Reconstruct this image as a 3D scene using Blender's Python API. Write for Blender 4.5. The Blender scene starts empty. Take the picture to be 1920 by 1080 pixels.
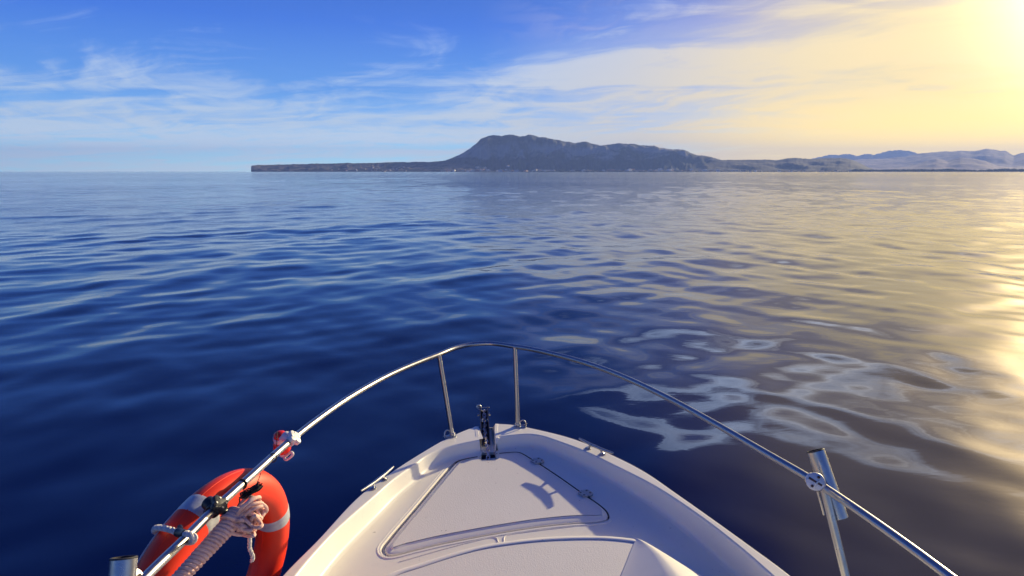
import bpy, bmesh, math, random
import numpy as np
from mathutils import Vector, Matrix, noise, geometry
R = math.radians
random.seed(7)
rng = np.random.default_rng(11)
scene = bpy.context.scene
C = scene.collection

# ------------------------------------------------------------------ camera
EYE = 2.40                       # eye height above the sea
PITCH = R(9.9)
FPX = 1251.0                     # focal length in pixels of the 1920 px wide photo
cam_d = bpy.data.cameras.new('camera')
cam_d.sensor_width = 36.0
cam_d.lens = 36.0 * FPX / 1920.0
cam_d.clip_start = 0.05
cam_d.clip_end = 200000
cam = bpy.data.objects.new('camera', cam_d)
C.objects.link(cam)
cam.location = (0, 0, EYE)
cam.rotation_euler = (R(90) - PITCH, 0, 0)
scene.camera = cam

# ------------------------------------------------------------------ light
SUN_AZ, SUN_EL = R(45.0), R(14.2)
SUN_DIR = Vector((math.sin(SUN_AZ) * math.cos(SUN_EL), math.cos(SUN_AZ) * math.cos(SUN_EL), math.sin(SUN_EL)))
sun_d = bpy.data.lights.new('sun', 'SUN')
sun_d.energy = 5.0
sun_d.angle = R(0.55)
sun_d.color = (1.0, 0.83, 0.50)
sun = bpy.data.objects.new('sun', sun_d)
C.objects.link(sun)
sun.rotation_euler = SUN_DIR.to_track_quat('Z', 'Y').to_euler()
scene.view_settings.view_transform = 'Standard'
scene.view_settings.look = 'None'
scene.view_settings.exposure = 0.47
scene.view_settings.gamma = 1.0
cy = scene.cycles
cy.max_bounces = 8
cy.diffuse_bounces = 3
cy.glossy_bounces = 4
cy.volume_bounces = 2
cy.use_denoising = True
cy.sample_clamp_indirect = 6.0
cy.caustics_reflective = False
cy.caustics_refractive = False


class NT:
    """small wrapper for node building"""
    def __init__(self, tree):
        self.t = tree
    def n(self, typ, **kw):
        nd = self.t.nodes.new(typ)
        for k, v in kw.items():
            setattr(nd, k, v)
        return nd
    def link(self, a, b):
        self.t.links.new(a, b)
    def put(self, sock, v):
        if hasattr(v, 'is_linked') or hasattr(v, 'links'):
            self.link(v, sock)
        elif v is not None:
            sock.default_value = v
    def math(self, op, a, b=None, c=None, clamp=False):
        m = self.n('ShaderNodeMath', operation=op, use_clamp=clamp)
        for i, v in enumerate((a, b, c)):
            if v is not None:
                self.put(m.inputs[i], v)
        return m.outputs[0]
    def vmath(self, op, a, b=None, out=0):
        m = self.n('ShaderNodeVectorMath', operation=op)
        self.put(m.inputs[0], a)
        if b is not None:
            self.put(m.inputs[3] if op == 'SCALE' else m.inputs[1], b)
        return m.outputs[out]
    def mix(self, f, a, b, mode='MIX'):
        m = self.n('ShaderNodeMix', data_type='RGBA', blend_type=mode)
        self.put(m.inputs[0], f)
        self.put(m.inputs[6], a)
        self.put(m.inputs[7], b)
        return m.outputs[2]
    def ramp(self, f, stops, interp='LINEAR'):
        r = self.n('ShaderNodeValToRGB')
        r.color_ramp.interpolation = interp
        el = r.color_ramp.elements
        while len(el) < len(stops):
            el.new(0.5)
        for e, (p, col) in zip(el, stops):
            e.position = p
            e.color = (col, col, col, 1) if isinstance(col, (int, float)) else tuple(col) + (1,)
        self.put(r.inputs[0], f)
        return r.outputs[0]
    def step(self, v, a, b):
        m = self.n('ShaderNodeMapRange', interpolation_type='SMOOTHSTEP')
        self.put(m.inputs[0], v)
        m.inputs[1].default_value = a
        m.inputs[2].default_value = b
        return m.outputs[0]
    def noise(self, vec, scale, detail=4, rough=0.5, dist=0.0):
        m = self.n('ShaderNodeTexNoise')
        if vec is not None:
            self.put(m.inputs['Vector'], vec)
        m.inputs['Scale'].default_value = scale
        m.inputs['Detail'].default_value = detail
        m.inputs['Roughness'].default_value = rough
        m.inputs['Distortion'].default_value = dist
        return m.outputs[0]
    def mapping(self, vec, scale=(1, 1, 1), rot=(0, 0, 0), loc=(0, 0, 0)):
        m = self.n('ShaderNodeMapping')
        self.put(m.inputs[0], vec)
        m.inputs['Scale'].default_value = scale
        m.inputs['Rotation'].default_value = rot
        m.inputs['Location'].default_value = loc
        return m.outputs[0]


# ------------------------------------------------------------------ sky
world = bpy.data.worlds.new('World')
scene.world = world
world.use_nodes = True
w = NT(world.node_tree)
world.node_tree.nodes.clear()
tc = w.n('ShaderNodeTexCoord')
dirv = w.vmath('NORMALIZE', tc.outputs['Generated'])
sep = w.n('ShaderNodeSeparateXYZ')
w.link(dirv, sep.inputs[0])
dx, dy, dz = sep.outputs
zup = w.math('MAXIMUM', dz, 0.0)
sky = w.n('ShaderNodeTexSky', sky_type='NISHITA', sun_disc=False, sun_elevation=SUN_EL, sun_rotation=SUN_AZ,
          altitude=0, air_density=1.0, dust_density=1.2, ozone_density=2.0)
nishita = w.vmath('SCALE', sky.outputs[0], 0.07)
clear = w.ramp(zup, [(0.0, (0.62, 1.15, 1.20)), (0.035, (0.42, 0.86, 1.10)), (0.065, (0.20, 0.48, 0.90)), (0.11, (0.10, 0.31, 0.76)),
                     (0.20, (0.038, 0.16, 0.66)), (0.30, (0.022, 0.09, 0.42)), (0.50, (0.011, 0.042, 0.25)), (1.0, (0.008, 0.033, 0.21))])
cs = w.vmath('DOT_PRODUCT', dirv, tuple(SUN_DIR), out=1)
wv = w.math('SUBTRACT', cs, w.math('MULTIPLY', w.math('ADD', zup, w.math('MULTIPLY', w.step(zup, 0.2, 0.45), 0.25)), 0.85))
warm = w.step(wv, 0.66, 0.95)
warm_col = w.ramp(zup, [(0.0, (1.75, 1.22, 0.12)), (0.04, (1.35, 0.98, 0.20)), (0.07, (0.86, 0.66, 0.20)), (0.13, (0.72, 0.60, 0.26)), (0.24, (0.64, 0.56, 0.34))])
c1 = w.mix(warm, clear, warm_col)
# high thin cloud, laid out on a plane overhead
den = w.math('ADD', zup, 0.07)
px_ = w.math('DIVIDE', dx, den)
py_ = w.math('DIVIDE', dy, den)
comb = w.n('ShaderNodeCombineXYZ')
w.link(px_, comb.inputs[0]); w.link(py_, comb.inputs[1])
pl = comb.outputs[0]
wn = w.n('ShaderNodeTexNoise')
w.link(pl, wn.inputs['Vector'])
wn.inputs['Scale'].default_value = 0.55
wn.inputs['Detail'].default_value = 3
plw = w.vmath('ADD', pl, w.vmath('SCALE', w.vmath('SUBTRACT', wn.outputs['Color'], (0.5, 0.5, 0.5)), 1.5))
m1 = w.mapping(w.mapping(plw, rot=(0, 0, R(8))), scale=(0.30, 1.25, 1), loc=(3.1, 1.7, 0))
n1 = w.noise(m1, 1.0, 7, 0.60, 0.8)
m2 = w.mapping(w.mapping(plw, rot=(0, 0, R(-24))), scale=(1.25, 0.42, 1), loc=(0.4, 8.2, 0))
n2 = w.noise(m2, 1.5, 7, 0.60, 0.9)
m3 = w.mapping(pl, scale=(0.10, 0.35, 1), rot=(0, 0, R(-10)), loc=(7.7, 2.2, 0))
n3 = w.noise(m3, 1.1, 3, 0.5, 0.2)
# more cloud low down and towards the sun
bias = w.math('ADD', w.math('MULTIPLY', w.step(w.math('SUBTRACT', zup, w.math('MULTIPLY', w.step(dx, -0.35, 0.55), 0.09)), 0.160, 0.060), 0.20), w.math('MULTIPLY', w.math('MULTIPLY', w.step(cs, 0.60, 0.92), w.step(zup, 0.27, 0.15)), 0.05))
bias = w.math('SUBTRACT', bias, w.math('MULTIPLY', w.math('MULTIPLY', w.step(zup, 0.13, 0.30), w.step(cs, 0.85, 0.6)), 0.16))
bias = w.math('ADD', bias, w.math('MULTIPLY', w.math('MULTIPLY', w.step(zup, 0.22, 0.32), w.step(cs, 0.70, 0.92)), 0.07))
bias = w.math('SUBTRACT', bias, w.math('MULTIPLY', w.step(zup, 0.32, 0.41), 0.38))
dens = w.math('ADD', w.math('ADD', w.math('MULTIPLY', n1, 0.62), w.math('MULTIPLY', n2, 0.42)), w.math('ADD', w.math('MULTIPLY', n3, 0.25), bias))
cl = w.step(dens, 0.65, 0.91)
cloud_cool = w.ramp(zup, [(0.0, (0.85, 1.0, 1.0)), (0.035, (0.72, 0.84, 0.92)), (0.07, (0.56, 0.66, 0.74)), (0.12, (0.50, 0.61, 0.76)), (0.24, (0.42, 0.56, 0.85))])
cloud_col = w.mix(w.step(wv, 0.48, 0.88), cloud_cool, (0.80, 0.65, 0.40, 1))
lit = w.math('ADD', w.math('MULTIPLY', w.math('MULTIPLY', w.math('MULTIPLY', w.step(zup, 0.20, 0.32), w.step(zup, 0.44, 0.34)), w.step(cs, 0.60, 0.90)), 2.6), 1.0)
cloud_col = w.vmath('SCALE', cloud_col, lit)
warm2 = w.math('ADD', w.math('MULTIPLY', warm, w.math('ADD', w.math('MULTIPLY', cl, 0.80), w.math('ADD', w.math('MULTIPLY', w.step(zup, 0.10, 0.03), 0.3), 0.22))), w.math('MULTIPLY', w.step(cs, 0.86, 0.97), 0.4), clamp=True)
c1 = w.mix(warm2, clear, warm_col)
c2 = w.mix(w.math('MULTIPLY', cl, 0.85), c1, cloud_col)
half = w.math('MULTIPLY', w.math('ADD', n1, n2), 0.5)
gap = w.math('MULTIPLY', w.math('MULTIPLY', w.step(half, 0.545, 0.43), w.math('MULTIPLY', w.step(cs, 0.68, 0.82), w.math('MULTIPLY', w.step(zup, 0.015, 0.06), w.step(zup, 0.30, 0.20)))), w.math('MULTIPLY', w.step(cs, 0.99, 0.80), 0.60))
c2 = w.mix(gap, c2, w.mix(0.42, clear, (0.80, 0.72, 0.62, 1)))
yel = w.math('MULTIPLY', w.step(cs, 0.80, 0.97), w.math('ADD', w.math('MULTIPLY', w.step(zup, 0.12, 0.03), 0.75), 0.20))
c2b = w.mix(w.math('MULTIPLY', yel, 0.75), c2, (1.85, 1.24, 0.04, 1))
# brightening round the sun
csm = w.math('MAXIMUM', cs, 0.0)
g1 = w.math('MULTIPLY', w.math('MULTIPLY', w.math('POWER', csm, 16.0), 0.02), w.step(zup, 0.34, 0.14))
g2 = w.math('ADD', w.math('MULTIPLY', w.math('POWER', csm, 170.0), 12.0), w.math('MULTIPLY', w.math('POWER', csm, 60.0), 0.22))
glow = w.vmath('SCALE', (1.0, 0.72, 0.34), w.math('ADD', g1, g2))
c3 = w.vmath('ADD', c2b, glow)
c4 = w.mix(0.06, c3, nishita)
below = w.step(dz, -0.02, 0.0)
c5 = w.mix(below, (0.02, 0.06, 0.20, 1), c4)
bg = w.n('ShaderNodeBackground')
w.link(c5, bg.inputs[0])
bg.inputs[1].default_value = 0.90
wo = w.n('ShaderNodeOutputWorld')
w.link(bg.outputs[0], wo.inputs[0])

# ------------------------------------------------------------------ projection helpers
CP, SP = math.cos(PITCH), math.sin(PITCH)


def ray(px, py):
    u, v = (px - 960.0) / FPX, (py - 540.0) / FPX
    return Vector((u, CP - v * SP, -SP - v * CP))


def at(px, py, depth):
    """point seen at a pixel of the photo, this far in front of the lens"""
    return Vector((0, 0, EYE)) + ray(px, py) * depth


def drop(px, py, d):
    """point seen at a pixel, on the level d below the eye"""
    r = ray(px, py)
    return Vector((0, 0, EYE)) + r * (d / -r.z)


# ------------------------------------------------------------------ materials
def new_mat(name):
    m = bpy.data.materials.new(name)
    m.use_nodes = True
    t = NT(m.node_tree)
    b = m.node_tree.nodes['Principled BSDF']
    return m, t, b


def simple(name, col, rough=0.5, metal=0.0, spec=0.5, bump=0.0, bscale=200.0, var=0.0, coat=0.0):
    m, t, b = new_mat(name)
    b.inputs['Base Color'].default_value = tuple(col) + (1,)
    b.inputs['Roughness'].default_value = rough
    b.inputs['Metallic'].default_value = metal
    b.inputs['Specular IOR Level'].default_value = spec
    b.inputs['Coat Weight'].default_value = coat
    b.inputs['Coat Roughness'].default_value = 0.15
    co = t.n('ShaderNodeTexCoord').outputs['Object']
    if var > 0:
        nz = t.noise(co, bscale * 0.12, 5, 0.6)
        lo = tuple(c * (1 - var) for c in col) + (1,)
        hi = tuple(min(1, c * (1 + var * 0.6)) for c in col) + (1,)
        t.link(t.mix(t.step(nz, 0.3, 0.7), lo, hi), b.inputs['Base Color'])
    if bump > 0:
        bp = t.n('ShaderNodeBump')
        bp.inputs['Strength'].default_value = bump
        bp.inputs['Distance'].default_value = 0.001
        t.link(t.noise(co, bscale, 4, 0.6), bp.inputs['Height'])
        t.link(bp.outputs[0], b.inputs['Normal'])
    return m


def gelcoat(name, col, rough, grain=0.0):
    m, t, b = new_mat(name)
    co = t.n('ShaderNodeTexCoord').outputs['Object']
    big = t.noise(co, 2.2, 5, 0.6)
    dirt = t.noise(co, 26, 6, 0.7)
    spots = t.noise(co, 55, 2, 0.4)
    base = t.mix(t.step(big, 0.3, 0.75), tuple(c * 0.95 for c in col) + (1,), tuple(col) + (1,))
    base = t.mix(t.math('MULTIPLY', t.step(dirt, 0.56, 0.78), 0.22), base, (0.55, 0.50, 0.42, 1))
    base = t.mix(t.math('MULTIPLY', t.step(spots, 0.745, 0.78), 0.5), base, (0.25, 0.22, 0.20, 1))
    t.link(base, b.inputs['Base Color'])
    t.link(t.math('ADD', t.math('MULTIPLY', dirt, 0.2), rough - 0.1), b.inputs['Roughness'])
    bp = t.n('ShaderNodeBump')
    bp.inputs['Distance'].default_value = 0.0012
    bp.inputs['Strength'].default_value = 0.12 + grain
    hh = t.noise(co, 9, 3, 0.5)
    if grain > 0:
        vor = t.n('ShaderNodeTexVoronoi')
        t.link(co, vor.inputs['Vector'])
        vor.inputs['Scale'].default_value = 170
        hh = t.math('ADD', t.math('MULTIPLY', vor.outputs[0], 1.2), t.noise(co, 240, 2, 0.5))
    t.link(hh, bp.inputs['Height'])
    t.link(bp.outputs[0], b.inputs['Normal'])
    return m


WHITE = gelcoat('white_gelcoat', (0.93, 0.89, 0.77), 0.34)
GRIP = gelcoat('nonskid_gelcoat', (0.87, 0.83, 0.74), 0.62, 0.14)
HULLM = gelcoat('hull_gelcoat', (0.82, 0.81, 0.78), 0.22)


def steel_mat(name, rough, tint=(0.62, 0.62, 0.62)):
    m, t, b = new_mat(name)
    co = t.n('ShaderNodeTexCoord').outputs['Object']
    nz = t.noise(co, 38, 6, 0.7)
    b.inputs['Metallic'].default_value = 1.0
    t.link(t.mix(t.math('MULTIPLY', t.step(nz, 0.5, 0.75), 0.5), tuple(tint) + (1,), (0.38, 0.33, 0.28, 1)), b.inputs['Base Color'])
    t.link(t.math('ADD', t.math('MULTIPLY', nz, 0.22), rough - 0.08), b.inputs['Roughness'])
    return m


STEEL = steel_mat('polished_steel', 0.27, (0.42, 0.42, 0.43))
STEEL2 = steel_mat('worn_steel', 0.34, (0.50, 0.49, 0.48))
STEEL3 = steel_mat('dull_steel', 0.42, (0.24, 0.22, 0.22))
CLAMPM = steel_mat('cast_clamp', 0.55, (0.80, 0.78, 0.74))
CHAINM = steel_mat('galvanised_chain', 0.36, (0.70, 0.68, 0.72))
BROWNM = simple('dark_brown_metal', (0.10, 0.065, 0.06), 0.7, 0.3, bump=0.3, var=0.4)  # dark brown with random tone, for roller floor and clamp slot
RUBBER = simple('dark_rubber', (0.035, 0.033, 0.035), 0.6, bump=0.2)
HOLE = simple('dark_locker', (0.10, 0.095, 0.10), 0.8)
ORANGE = simple('orange_buoy_plastic', (0.97, 0.040, 0.004), 0.5, bump=0.15, bscale=60, var=0.10)
ORANGE2 = simple('orange_lens_plastic', (0.9, 0.03, 0.008), 0.3)
REFL = simple('grey_reflective_tape', (0.52, 0.55, 0.58), 0.38, 0.25, bump=0.5, bscale=500, var=0.12)
INK = simple('blue_ink', (0.03, 0.04, 0.12), 0.6)
ROPEM = simple('pale_pink_rope', (1.0, 0.60, 0.47), 0.75, bump=0.6, bscale=400, var=0.18)
ROPEW = simple('white_rope', (0.78, 0.72, 0.64), 0.8, bump=0.6, bscale=400, var=0.18)
CORDB = simple('black_cord', (0.012, 0.012, 0.014), 0.7)
WPLAST = simple('white_plastic', (0.80, 0.77, 0.72), 0.4, var=0.08)
BPLAST = simple('black_plastic', (0.018, 0.018, 0.020), 0.38)

# ------------------------------------------------------------------ object helpers


def tag(o, label=None, cat=None, group=None, kind=None):
    if label: o['label'] = label
    if cat: o['category'] = cat
    if group: o['group'] = group
    if kind: o['kind'] = kind
    return o


def empty(name, loc, rz=0.0):
    o = bpy.data.objects.new(name, None)
    C.objects.link(o)
    o.location = loc
    o.rotation_euler = (0, 0, rz)
    o.empty_display_size = 0.1
    return o


class MB:
    """collects shapes into one mesh"""
    def __init__(self):
        self.v, self.f, self.m, self.sm = [], [], [], []

    def add(self, vs, fs, mi=0, smooth=True):
        k = len(self.v)
        self.v += [tuple(p) for p in vs]
        self.f += [tuple(i + k for i in f) for f in fs]
        self.m += [mi] * len(fs)
        self.sm += [smooth] * len(fs)

    def loft(self, rings, closed=True, cap0=False, cap1=False, mi=0, smooth=True, skip=None):
        n = len(rings[0])
        vs = [p for r in rings for p in r]
        fs = []
        for i in range(len(rings) - 1):
            for j in range(n if closed else n - 1):
                if skip and skip(i, j):
                    continue
                a, b = i * n + j, i * n + (j + 1) % n
                fs.append((a, b, b + n, a + n))
        if cap0: fs.append(tuple(reversed(range(n))))
        if cap1: fs.append(tuple(range((len(rings) - 1) * n, len(rings) * n)))
        self.add(vs, fs, mi, smooth)

    def tube(self, path, r, sides=12, closed=False, mi=0, caps=True, rr=None, flat=1.0):
        path = [Vector(p) for p in path]
        n = len(path)
        rings = []
        t0 = (path[1] - path[0]).normalized()
        u = t0.orthogonal().normalized()
        prev = t0
        for i, p in enumerate(path):
            if closed:
                t = (path[(i + 1) % n] - path[i - 1]).normalized()
            else:
                t = (path[min(i + 1, n - 1)] - path[max(i - 1, 0)]).normalized()
            q = prev.rotation_difference(t)
            u = q @ u
            u = (u - t * u.dot(t)).normalized()
            prev = t
            vv = t.cross(u)
            rad = rr[i] if rr else r
            rings.append([p + (u * math.cos(a) + vv * math.sin(a) * flat) * rad for a in
                          [2 * math.pi * k / sides for k in range(sides)]])
        if closed:
            # match the seam by sliding the last ring onto the first
            best = min(range(sides), key=lambda s: sum((rings[0][(k + s) % sides] - rings[-1][k]).length for k in range(sides)))
            rings.append([rings[0][(k + best) % sides] for k in range(sides)])
            self.loft(rings, True, mi=mi)
        else:
            self.loft(rings, True, caps, caps, mi=mi)

    def cyl(self, a, b, r, sides=20, mi=0, bevel=0.0, r2=None):
        a, b = Vector(a), Vector(b)
        t = (b - a).normalized()
        u = t.orthogonal().normalized()
        v = t.cross(u)
        r2 = r if r2 is None else r2
        L = (b - a).length
        prof = [(0, r)] if bevel <= 0 else [(0, r - bevel), (bevel * 0.3, r - bevel * 0.3), (bevel, r)]
        prof2 = [(L, r2)] if bevel <= 0 else [(L - bevel, r2), (L - bevel * 0.3, r2 - bevel * 0.3), (L, r2 - bevel)]
        rings = [[a + t * d + (u * math.cos(q) + v * math.sin(q)) * rad for q in [2 * math.pi * k / sides for k in range(sides)]]
                 for d, rad in prof + prof2]
        self.loft(rings, True, True, True, mi=mi, smooth=True)

    def box(self, M, size, mi=0, bevel=0.0):
        bm = bmesh.new()
        bmesh.ops.create_cube(bm, size=1.0)
        bmesh.ops.scale(bm, vec=size, verts=bm.verts)
        if bevel > 0:
            bmesh.ops.bevel(bm, geom=list(bm.edges), offset=bevel, segments=2, profile=0.5, affect='EDGES')
        bm.verts.index_update()
        self.add([M @ v.co for v in bm.verts], [[v.index for v in f.verts] for f in bm.faces], mi, False)
        bm.free()

    def ball(self, M, seg=20, rings=12, mi=0, z0=-1.0, z1=1.0):
        rs = []
        for i in range(rings + 1):
            a = math.asin(z0) + (math.asin(z1) - math.asin(z0)) * i / rings
            rs.append([M @ Vector((math.cos(a) * math.cos(q), math.cos(a) * math.sin(q), math.sin(a))) for q in
                       [2 * math.pi * k / seg for k in range(seg)]])
        self.loft(rs, True, True, True, mi=mi)

    def build(self, name, mats, parent=None, world_pts=False, auto=40):
        me = bpy.data.meshes.new(name)
        vs = self.v
        if world_pts and parent is not None:
            inv = chain_matrix(parent).inverted()
            vs = [tuple(inv @ Vector(p)) for p in vs]
        me.from_pydata(vs, [], self.f)
        for m in (mats if isinstance(mats, (list, tuple)) else [mats]):
            me.materials.append(m)
        me.polygons.foreach_set('material_index', self.m)
        me.polygons.foreach_set('use_smooth', self.sm)
        bm = bmesh.new(); bm.from_mesh(me)
        bmesh.ops.remove_doubles(bm, verts=bm.verts, dist=1e-6)
        bmesh.ops.recalc_face_normals(bm, faces=bm.faces)
        bm.to_mesh(me); bm.free()
        if auto:
            sm_ = np.ones(len(me.polygons), bool)
            me.polygons.foreach_get('use_smooth', sm_)
            me.set_sharp_from_angle(angle=R(auto))
            me.polygons.foreach_set('use_smooth', sm_)
        o = bpy.data.objects.new(name, me)
        C.objects.link(o)
        if parent is not None:
            o.parent = parent
        return o


def chain_matrix(o):
    M = Matrix.LocRotScale(o.location, o.rotation_euler, o.scale)
    return chain_matrix(o.parent) @ M if o.parent else M


def catmull(pts, n=12, closed=False):
    P = [Vector(p) for p in pts]
    out = []
    N = len(P)
    rngi = range(N if closed else N - 1)
    for i in rngi:
        if closed:
            p0, p1, p2, p3 = P[i - 1], P[i], P[(i + 1) % N], P[(i + 2) % N]
        else:
            p1, p2 = P[i], P[i + 1]
            p0 = P[i - 1] if i > 0 else p1 * 2 - p2
            p3 = P[i + 2] if i + 2 < N else p2 * 2 - p1
        # centripetal parametrisation
        t01 = max((p1 - p0).length, 1e-6) ** 0.5
        t12 = max((p2 - p1).length, 1e-6) ** 0.5
        t23 = max((p3 - p2).length, 1e-6) ** 0.5
        m1 = (p2 - p1) + t12 * ((p1 - p0) / t01 - (p2 - p0) / (t01 + t12))
        m2 = (p2 - p1) + t12 * ((p3 - p2) / t23 - (p3 - p1) / (t12 + t23))
        for k in range(n):
            s = k / n
            s2, s3 = s * s, s * s * s
            out.append(p1 * (2 * s3 - 3 * s2 + 1) + m1 * (s3 - 2 * s2 + s) + p2 * (-2 * s3 + 3 * s2) + m2 * (s3 - s2))
    if not closed:
        out.append(P[-1])
    return out


def resample(pts, n, closed=False):
    P = np.array([list(p) for p in pts], float)
    if closed:
        P = np.vstack([P, P[:1]])
    d = np.r_[0, np.cumsum(np.linalg.norm(np.diff(P, axis=0), axis=1))]
    s = np.linspace(0, d[-1], n + 1 if closed else n)
    if closed:
        s = s[:-1]
    return [Vector([np.interp(q, d, P[:, k]) for k in range(P.shape[1])]) for q in s]


def loop_normals(L):
    """outward normals of a closed 2-D loop"""
    n = len(L)
    area = sum(L[i].x * L[(i + 1) % n].y - L[(i + 1) % n].x * L[i].y for i in range(n))
    sg = 1 if area > 0 else -1
    out = []
    for i in range(n):
        t = (L[(i + 1) % n] - L[i - 1]).normalized()
        out.append(Vector((t.y, -t.x)) * sg)
    return out


def inside(p, L):
    c = False
    n = len(L)
    for i in range(n):
        a, b = L[i], L[i - 1]
        if (a.y > p.y) != (b.y > p.y) and p.x < (b.x - a.x) * (p.y - a.y) / (b.y - a.y) + a.x:
            c = not c
    return c


def fill(outer, holes=()):
    """triangulate between loops -> (points, triangles)"""
    vs, es = [], []
    for L in [outer] + list(holes):
        k = len(vs)
        vs += [Vector((p.x, p.y)) for p in L]
        es += [(k + i, k + (i + 1) % len(L)) for i in range(len(L))]
    r = geometry.delaunay_2d_cdt(vs, es, [], 0, 1e-7)
    V, Fc = r[0], r[2]
    keep = []
    for f in Fc:
        c = sum((V[i] for i in f), Vector((0, 0))) / len(f)
        if inside(c, outer) and not any(inside(c, h) for h in holes):
            keep.append(f)
    return V, keep


# ------------------------------------------------------------------ the sea
def build_sea():
    az = []
    a = -math.pi
    while a < math.pi:
        az.append(a)
        step = 0.0050 if abs(a) < 0.80 else 0.03
        a += step
    az = np.array(az + [math.pi])
    rr = [1.2]
    while rr[-1] < 33500:
        rr.append(rr[-1] * (1.0052 if rr[-1] < 2500 else 1.03))
    rr = np.minimum(np.array(rr), 34000.0)
    A, Q = np.meshgrid(az, rr)
    X, Y = Q * np.sin(A), Q * np.cos(A)
    Z = np.zeros_like(X)
    # slow warping so that the crests never run as straight lines
    WX = 0.55 * np.sin(X * 0.31 + Y * 0.12 + 1) + 0.35 * np.sin(Y * 0.43 - X * 0.21 + 2.2) + 0.10 * np.sin(1.7 * X + 1.1 * Y)
    WY = 0.55 * np.sin(Y * 0.27 - X * 0.16 + 4) + 0.35 * np.sin(X * 0.52 + Y * 0.17 + 0.7) + 0.10 * np.sin(1.3 * Y - 1.9 * X + 2)
    cell = np.maximum(Q * 0.0052, 0.02)
    lr = np.random.default_rng(5)
    n = 84
    for i in range(n):
        lam = 0.40 * (22.0 / 0.40) ** (i / (n - 1.0))
        main = R(-46) if i % 3 else R(62)
        th = main + lr.normal() * R(30 if lam < 2 else 20)
        k = 2 * np.pi / lam
        slope = 0.0100 * (1.0 if lam > 0.8 else (lam / 0.8) ** 0.7) * (1.0 if lam < 3 else (3 / lam) ** 1.15)
        amp = slope / k * (0.6 + 0.8 * lr.random())
        ph = lr.random() * 2 * np.pi
        fade = np.clip((lam / cell - 4) / 5, 0, 1)
        u = (X + WX * min(1, lam / 2)) * np.sin(th) + (Y + WY * min(1, lam / 2)) * np.cos(th)
        Z += amp * fade * np.sin(k * u + ph)
    # patches of livelier and of smoother water
    P = 0.85 + 0.30 * np.sin(X * 0.061 + 0.04 * Y + 0.6) * np.sin(Y * 0.047 - 0.03 * X + 1.1)
    Z *= P * (0.55 + 0.75 * np.clip((Q - 6.0) / 24.0, 0, 1))
    nv, nc = X.size, len(az)
    me = bpy.data.meshes.new('sea')
    co = np.stack([X.ravel(), Y.ravel(), Z.ravel()], 1).astype(np.float32)
    nr = len(rr)
    I, J = np.meshgrid(np.arange(nr - 1), np.arange(nc - 1), indexing='ij')
    a = (I * nc + J).ravel()
    quads = np.stack([a, a + nc, a + nc + 1, a + 1], 1).astype(np.int32)
    quads = quads[:, ::-1]
    me.vertices.add(nv)
    me.vertices.foreach_set('co', co.ravel())
    me.loops.add(quads.size)
    me.loops.foreach_set('vertex_index', quads.ravel())
    me.polygons.add(len(quads))
    me.polygons.foreach_set('loop_start', np.arange(0, quads.size, 4, dtype=np.int32))
    me.polygons.foreach_set('loop_total', np.full(len(quads), 4, np.int32))
    me.polygons.foreach_set('use_smooth', np.ones(len(quads), bool))
    me.update(calc_edges=True)
    if me.polygons[1000].normal.z < 0:
        me.flip_normals()
    m, t, b = new_mat('sea_water')
    b.inputs['Base Color'].default_value = (0.0006, 0.0050, 0.052, 1)
    b.inputs['IOR'].default_value = 1.333
    geo = t.n('ShaderNodeNewGeometry')
    pos = geo.outputs['Position']
    dist = t.vmath('LENGTH', pos, out=1)
    far = t.step(dist, 25.0, 600.0)
    t.link(t.math('ADD', t.math('MULTIPLY', far, 0.055), 0.014), b.inputs['Roughness'])
    # ripples finer than the mesh: small ones everywhere, longer ones where the mesh has lost them
    ma = t.mapping(pos, scale=(1.0, 1.9, 1), rot=(0, 0, R(-14)))
    fine = t.noise(ma, 2.6, 3, 0.5, 0.4)
    mid = t.noise(ma, 0.95, 5, 0.6, 0.6)
    mb_ = t.mapping(pos, scale=(1.0, 2.6, 1), rot=(0, 0, R(-8)))
    longw = t.noise(mb_, 0.30, 5, 0.6, 0.3)
    patch = t.step(t.noise(pos, 0.012, 3, 0.5), 0.35, 0.65)
    h = t.math('MULTIPLY', fine, t.math('ADD', t.math('MULTIPLY', t.step(dist, 6.0, 30.0), 0.0035), 0.0010))
    h = t.math('ADD', h, t.math('MULTIPLY', mid, t.math('MULTIPLY', t.step(dist, 8.0, 60.0), 0.06)))
    h = t.math('ADD', h, t.math('MULTIPLY', longw, t.math('MULTIPLY', t.step(dist, 30.0, 140.0), 0.17)))
    h = t.math('MULTIPLY', h, t.math('ADD', t.math('MULTIPLY', patch, 0.5), 0.7))
    bp = t.n('ShaderNodeBump')
    bp.inputs['Strength'].default_value = 1.0
    bp.inputs['Distance'].default_value = 1.0
    t.link(h, bp.inputs['Height'])
    t.link(bp.outputs[0], b.inputs['Normal'])
    me.materials.append(m)
    o = bpy.data.objects.new('sea', me)
    C.objects.link(o)
    tag(o, 'calm deep blue sea with long soft ripples', kind='structure')


build_sea()

# ------------------------------------------------------------------ the land
def land_dir(px):
    r = ray(px, 321.7)
    v = Vector((r.x, r.y, 0))
    return v.normalized()


def tan_el(px, py):
    r = ray(px, py)
    return r.z / math.hypot(r.x, r.y)


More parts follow.
